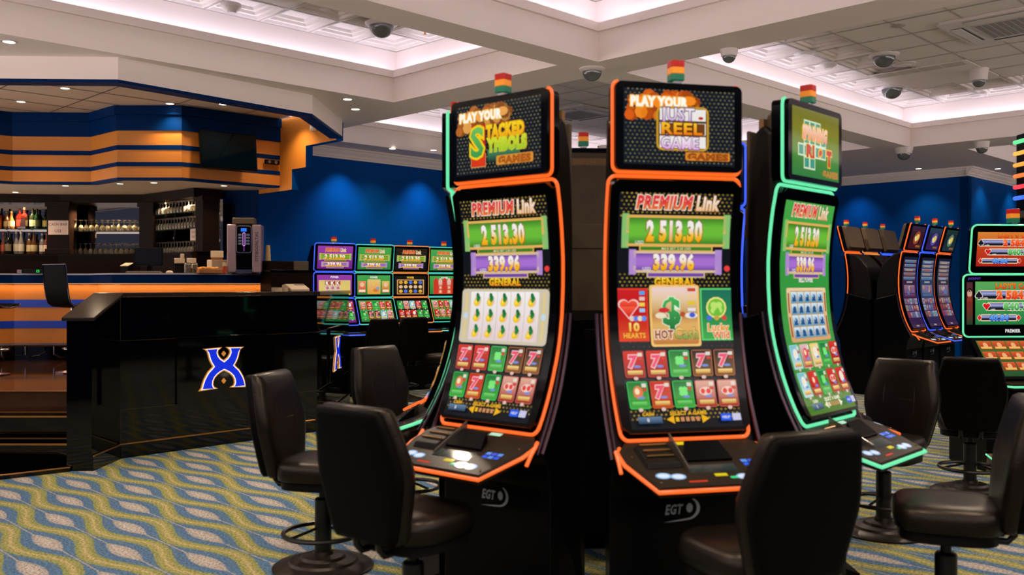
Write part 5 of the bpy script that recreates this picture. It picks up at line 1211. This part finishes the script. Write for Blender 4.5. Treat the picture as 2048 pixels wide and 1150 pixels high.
# ------------------------------------------------------------------ far row: three flat screens each
def flat_led(root, pts, r, led_, name): mb = MB(); mb.tube(pts, r, 6, True); mb.build(name, LEDS[led_], root, 60)
def wall_machine(loc, rz, ledc, bg, panel, label):
    t = thing('slot_machine', label, 'slot machine', (loc[0], loc[1], 0), rz, 'slot machines along the blue wall')
    mb = MB(); mb.side([(-.42, 0), (-.42, 1.45), (-.30, 2.0), (-.12, 2.2), (-.06, 2.2), (-.04, 1.82), (-.02, 1.46), (.16, 1.06), (.16, .98), (.10, .9), (.08, 0)], -.31, .31); mb.build('cabinet', M_BLACK, t, bevel=.01, key='W_cab')
    bgc = {'purple': [C(110, 30, 130), C(150, 60, 165)], 'green': [C(40, 130, 60), C(70, 165, 75)], 'black': [C(16, 14, 14), C(26, 22, 20)]}[bg]
    def plane(z0, a0, z1, a1): 
        n = sqrt((z1 - z0) ** 2 + (a1 - a0) ** 2); na, nzz = (z1 - z0) / n, -(a1 - a0) / n
        return lambda u, z, l: (u, -(a0 + (a1 - a0) * (z - z0) / (z1 - z0) + na * l), z + nzz * l)
    specs = (('top_screen', 1.835, .0, 2.225, .055, .305, 'tp'), ('middle_screen', 1.455, .0, 1.805, .0, .305, 'md'), ('lower_screen', 1.055, .20, 1.425, .02, .305, 'lw'))
    for nm, z0, a0, z1, a1, hw, kind in specs:
        f = plane(z0, a0, z1, a1); mb = MB(); po = rrect(hw * 2, z1 - z0, .03, 3, 0, (z0 + z1) / 2)
        mb.prism(po, lambda x, z: f(x, z, .008), lambda x, z: f(x, z, -.05)); s_ = mb.build(nm, M_BEZEL, t, key='W_' + nm)
        flat_led(s_, [f(x, z, 0) for x, z in rrect(hw * 2 + .012, z1 - z0 + .012, .034, 3, 0, (z0 + z1) / 2)], .008, ledc, 'led_edge')
        cv = Canvas(lambda u, z, l: f(u, z, .0085 + l), .2, .0012); za, zb = z0 + .03, z1 - .03; w = .265
        cv.rect(-w, w, za, zb, bgc); cv.layer(); H = zb - za
        if kind == 'tp':
            if bg == 'black': cv.dots(-w, w, zb - .1, zb, .03, .006, C(110, 90, 40)); cv.layer()
            cv.otext('PREMIUM', -.045, zb - .055, .05, [C(225, 110, 40), C(215, 60, 40)], C(235, 180, 120), .21, .05, .05, .15); cv.L -= 2; cv.otext('Link', .12, zb - .055, .055, C(240, 215, 180), C(170, 110, 60), .09, .05, .04)
            jackpot_bar(cv, -.225, .225, za + .135, za + .22, C(120, 175, 40), C(70, 120, 30), '2 513.30', None, .055); jackpot_bar(cv, -.19, .19, za + .035, za + .10, C(150, 110, 195), C(110, 75, 160), '339.96', None, .05)
        elif kind == 'md':
            cv.otext('POWER', 0, zb - .03, .028, WHT if bg != 'black' else GOLD, C(60, 60, 60), .12, .05, .03)
            if panel == 'kkk':
                cv.rect(-.24, .24, za + .0, zb - .075, [C(225, 200, 90), C(215, 190, 120)]); cv.layer()
                for i in range(3):
                    for j in range(3): cv.rect(-.11 + .08 * i - .036, -.11 + .08 * i + .036, zb - .085 - .07 * j - .062, zb - .085 - .07 * j, C(165, 60, 50) if j == 0 else C(215, 190, 190)); cv.layer(); (cv.text('K', -.11 + .08 * i, zb - .116, .045, WHT, None, .06) if j == 0 else cv.ell(-.11 + .08 * i, zb - .116 - .07 * j, .024, .024, C(190, 120, 120), 10)); cv.L -= 1
            elif panel == 'cards3':
                for u0, u1, c in ((-.25, -.13, C(225, 140, 90)), (.13, .25, C(215, 190, 90))): cv.rect(u0, u1, za + .03, zb - .085, [C(205, 80, 60), c]); cv.layer(); cv.ell((u0 + u1) / 2, zb - .14, .035, .035, C(235, 190, 150), 10); cv.rect(u0 + .01, u1 - .01, za + .04, za + .075, C(240, 220, 190)); cv.L -= 1
                cv.rr(-.105, .105, za + .01, zb - .06, .012, [C(225, 150, 40), C(235, 205, 130), C(225, 190, 120)]); cv.layer(); cv.ell(-.01, za + .12, .05, .05, C(225, 170, 110), 12); cv.ell(.03, za + .07, .05, .03, C(215, 120, 40), 10); cv.ell(.06, za + .09, .025, .03, C(120, 160, 200), 8); cv.layer(); cv.ell(-.01, za + .15, .03, .02, C(235, 190, 70), 10)
            elif panel == 'gems':
                cv.rect(-.23, .23, za, zb - .06, [C(190, 130, 60), C(215, 165, 100)]); cv.layer(); cv.rect(-.21, .21, za + .015, zb - .075, C(40, 32, 26)); cv.layer()
                for i in range(5):
                    for j in range(3): cv.ell(-.165 + .0825 * i, zb - .105 - .068 * j, .032, .027, ((C(215, 160, 50), C(225, 175, 60), C(80, 110, 210))[(i + 2 * j + i // 3) % 3] if j != 1 else C(225, 190, 140)), 10)
            else:
                cv.rect(-.2, .2, za, zb - .06, C(205, 70, 35)); cv.layer()
                for i in range(5): cv.rect(-.19 + .077 * i, -.12 + .077 * i, za + .01, zb - .07, [C(225, 110, 60), C(200, 50, 40), C(225, 205, 200)] if i % 2 else C(190, 60, 40)); cv.layer(); [cv.ell(-.155 + .077 * i, za + .04 + .065 * j, .026, .024, C(230, 180, 150) if i % 2 else C(215, 50, 40), 8) for j in range(4)]; cv.L -= 1
        else:
            rnd = random.Random(panel)
            for j in range(2):
                for i in range(5): tile(cv, -.204 + .102 * i, zb - .075 - .14 * j, .09, .12, rnd.choice(TILE_SETS['grn'] + TILE_SETS['mix']))
        cv.build('picture', M_DISP, s_, key='Wp_%s_%s_%s' % (nm, bg, panel))
    mb = MB(); mb.slab([(-.30, -.15), (.30, -.15), (.30, -.50), (.22, -.56), (-.22, -.56), (-.30, -.50)], .90, .95); c_ = mb.build('console', MATS['bronze_console_glass'], t, bevel=.006, key='W_con')
    mb = MB(); mb.tube([(.306, -.16, .925), (.306, -.503, .925), (.223, -.566, .925), (-.223, -.566, .925), (-.306, -.503, .925), (-.306, -.16, .925)], .008, 6); mb.build('console_led_edge', LEDS[ledc], t, key='W_cled' + ledc)
    cv = Canvas(lambda u, a, l: (u, a, .9512 + l))
    for i in range(4):
        for j in range(2): cv.rect(.06 + .05 * i, .10 + .05 * i, -.34 - .06 * j, -.30 - .06 * j, C(50, 110, 240))
    cv.build('keypad', M_DISP, c_, key='W_keypad')
    for n_, (r_, c) in enumerate((((-.2, -.14, -.36, -.31), C(120, 230, 170)), ((-.05, .03, -.42, -.38), C(215, 205, 90)))):
        cv = Canvas(lambda u, a, l: (u, a, .9512 + l)); cv.rect(*r_, c); cv.build('push_button', M_DISP, c_, key='W_btn%d' % n_)
    lamp(t, 0, .02, 2.215, 1.05)
    return t
for k, (ledc, bg, panel, lab) in enumerate((('blue', 'purple', 'kkk', 'purple-screened slot machine nearest the half wall in the far row'), ('teal', 'green', 'cards3', 'green-screened slot machine with three picture cards in the far row'),
        ('amber', 'black', 'gems', 'black-screened slot machine with bronze edges in the far row'), ('teal', 'green', 'reds', 'green-screened slot machine with red reels, half hidden at the end of the far row'))):
    x, y = pq(7.66 + .70 * k, 11.3); wall_machine((x, y), R(31), ledc, bg, panel, lab)

# ------------------------------------------------------------------ card game machine on the far right
d = 8.25; t = thing('slot_machine', 'large green-edged card game machine with two wide flat screens at the far right', 'slot machine', (at(2026, d), d, 0), R(4)); W = .475
mb = MB(); mb.side([(-.42, .9), (-.40, 1.2), (-.25, 2.05), (-.1, 2.12), (-.04, 1.0), (.0, .95)], -.24, .24); mb.side([(-.42, 0), (-.42, .95), (-.06, 1.0), (.06, .98), (.34, .80), (.34, .74), (.2, .7), (.2, 0)], -.36, .36); mb.build('cabinet', M_BLACK, t, bevel=.012)
def suits_pic(cv, w, z0, z1, bg, top):
    cv.rect(-w, w, z0, z1, bg); cv.layer(); H = z1 - z0
    cv.otext("LADY'S CARDS", .0, z1 - .10 * H, .12 * H, [C(225, 50, 30), C(245, 140, 40)], C(120, 20, 10), .40, .05, .03); cv.L -= 2
    steel = [C(18, 20, 34), C(18, 20, 34), C(160, 165, 215), C(95, 100, 155)]
    def bar(zc, h, u0, u1, amt, ac, oc, suit, sc_, both=False):
        po = [(u0, zc), (u0 + .03, zc + h / 2), (u1 - .03, zc + h / 2), (u1, zc), (u1 - .03, zc - h / 2), (u0 + .03, zc - h / 2)]
        cv.poly(po, C(235, 205, 170)); cv.layer(); k = .008; cv.rect(u0 + .03, u1 - .03, zc - h / 2 + k, zc + h / 2 - k, steel); cv.layer()
        cv.otext(amt, (u0 + u1) / 2 + .0, zc, h * .80, ac, oc, None, .07, .045); cv.layer()
        for u in ((u0 + .01, u1 - .01) if both else (u0 + .015,)): suit(cv, u, zc, h * .52, C(235, 225, 215)); cv.layer(); suit(cv, u, zc, h * .44, sc_); cv.L -= 1
        if not both: cv.text('USD', u0 + .075, zc - h * .36, h * .2, WHT, None, .02)
        cv.L -= 5
    bar(z0 + .69 * H, .22 * H, -.37, .37, '2 584.80', [C(215, 30, 20), C(250, 120, 50)], C(250, 190, 150), spade, C(20, 22, 30))
    bar(z0 + .42 * H, .20 * H, -.30, .31, '840.75', [C(30, 130, 50), C(130, 215, 120)], C(225, 240, 215), heart, C(215, 25, 25))
    bar(z0 + .16 * H, .16 * H, -.36, .02, '40.84', [C(30, 90, 215), C(120, 190, 245)], C(15, 40, 110), diam, C(215, 40, 25), True); bar(z0 + .16 * H, .16 * H, .08, .40, '12.65', [C(30, 90, 215), C(120, 190, 245)], C(15, 40, 110), club, C(20, 22, 30))
def big_screen(nm, z0, z1, hw, a, bg, w, tiltz=0):
    mb = MB(); mb.prism(rrect(hw * 2, z1 - z0, .04, 4, 0, (z0 + z1) / 2), lambda x, z: (x, -a - .01 - tiltz * (z - z0), z), lambda x, z: (x, -a + .06 - tiltz * (z - z0), z)); s_ = mb.build(nm, M_BEZEL, t)
    flat_led(s_, [(x, -a - tiltz * (z - z0), z) for x, z in rrect(hw * 2 + .012, z1 - z0 + .012, .045, 4, 0, (z0 + z1) / 2)], .009, 'green', 'led_edge')
    cv = Canvas(lambda u, z, l: (u, -a - .0105 - l - tiltz * (z - z0), z), .3, .0008); suits_pic(cv, w, z0 + (.06 if nm == 'top_screen' else .10), z1 - .055, bg, True)
    if nm != 'top_screen':
        cv.text('PREMIER', -.04, z0 + .045, .028, C(225, 222, 220), .14, .04)
        cv.rect(-hw + .02, -hw + .075, z0 + .1, z1 - .06, [C(20, 60, 40), C(120, 40, 30), C(70, 40, 50)]); cv.layer(); cv.ell(-hw + .047, z1 - .16, .022, .035, C(205, 160, 140), 12); cv.poly([(-hw + .02, z1 - .23), (-hw + .075, z1 - .23), (-hw + .06, z1 - .185), (-hw + .035, z1 - .185)], C(140, 50, 35)); cv.ell(-hw + .047, z1 - .13, .024, .018, C(25, 18, 16), 10); cv.ell(-hw + .04, z1 - .155, .004, .003, BLK, 6); cv.ell(-hw + .055, z1 - .155, .004, .003, BLK, 6)
        cv.text('JACKPOT', -hw + .09, z1 - .028, .018, C(90, 60, 180), None, .03)
    cv.build('picture', M_DISP, s_)
big_screen('top_screen', 1.735, 2.15, .43, .05, [C(170, 30, 20), C(190, 60, 25), C(215, 130, 50)], .385, .12); big_screen('main_screen', 1.18, 1.715, .485, .05, [C(30, 120, 60), C(60, 150, 75), C(90, 165, 90)], .385)
f = lambda u, z, l: (u, -(.34 - (z - .82) * .9 + l * .7), z + l * .7)
mb = MB(); mb.prism(rrect(.86, .33, .03, 3, 0, .985), lambda x, z: f(x, z, .012), lambda x, z: f(x, z, -.03)); s_ = mb.build('lower_screen', M_BEZEL, t)
cv = Canvas(lambda u, z, l: f(u, z, .013 + l), .3, .001); cv.rect(-.39, .39, .84, 1.13, [C(30, 80, 40), C(70, 110, 40)]); cv.layer()
for j in range(3):
    for i in range(6): u = -.32 + .128 * i; z = 1.09 - .085 * j; cv.rect(u - .058, u + .058, z - .034, z + .034, [C(150, 30, 20), C(215, 90, 40)]); cv.layer(); cv.ell(u, z, .022, .024, C(235, 170, 120), 8); cv.rect(u - .05, u + .05, z - .028, z - .012, C(240, 190, 90)); cv.L -= 1
cv.layer(3); cv.rect(-.1, .0, .848, .865, C(90, 225, 150)); cv.build('picture', M_DISP, s_)
mb = MB(); mb.slab([(-.42, -.30), (.42, -.30), (.44, -.40), (.36, -.58), (-.36, -.58), (-.44, -.40)], .76, .81); mb.build('console', MATS['bronze_console_glass'], t, bevel=.006)
mb = MB(); mb.tube([(.44, -.30, .785), (.446, -.40, .785), (.364, -.586, .785), (-.364, -.586, .785), (-.446, -.40, .785), (-.44, -.30, .785)], .009, 6); mb.build('console_led_edge', LEDS['green'], t)
mb = MB(); mb.side([(.16, 0), (.56, 0), (.56, .05), (.2, .17)], -.36, .36); mb.build('footrest', M_GREY, t, bevel=.006)
mb = MB(); mb.tube([(-.365, -.19, .16), (-.365, -.563, .05), (.365, -.563, .05)], .008, 6); mb.build('foot_led', LEDS['green'], t)
mb = MB(); mb.side([(.42, .02), (.55, .02), (.55, .05), (.42, .09)], -.372, -.361); mb.build('foot_lamp', mat('white_foot_lamp', (1, 1, 1), .4, emis=(1, .82, .66), es=1.6), t)
lamp(t, 0, -.0, 2.16, 1.35)
# bulb-edged display column at the right picture edge
t = thing('light_column', 'black column edged with coloured light tubes at the right picture edge', 'light display', (at(2058, 9.6), 9.6, 0))
mb = MB(); mb.box(-.08, .5, -.08, .1, 0, 3.2); mb.build('column', M_BLACK, t, bevel=.01)
mb = MB(); mb.loft([[(.2 + .32 * s * cos(a), -.02 + .16 * s * sin(a), z) for a in [k * pi / 10 for k in range(20)]] for s, z in ((.7, 2.30), (1, 2.33), (1, 2.38), (.8, 2.42))]); mb.build('collar', M_GREY, t, 50)
for z, c, nm in ((3.12, (.15, .85, .35), 'green'), (3.0, (1, .5, .08), 'amber'), (2.88, (1, .4, .06), 'amber'), (2.765, (1, .22, .04), 'orange'), (2.65, (.95, .05, .08), 'red'), (2.535, (.05, .18, 1), 'blue')):
    mb = MB(); mb.tube([(.3, -.10, z), (-.06, -.10, z), (-.10, -.08, z), (-.10, .09, z)], .022, 8); mb.build('light_tube', led('tube_' + nm + str(z), c, 1.1), t, 50)
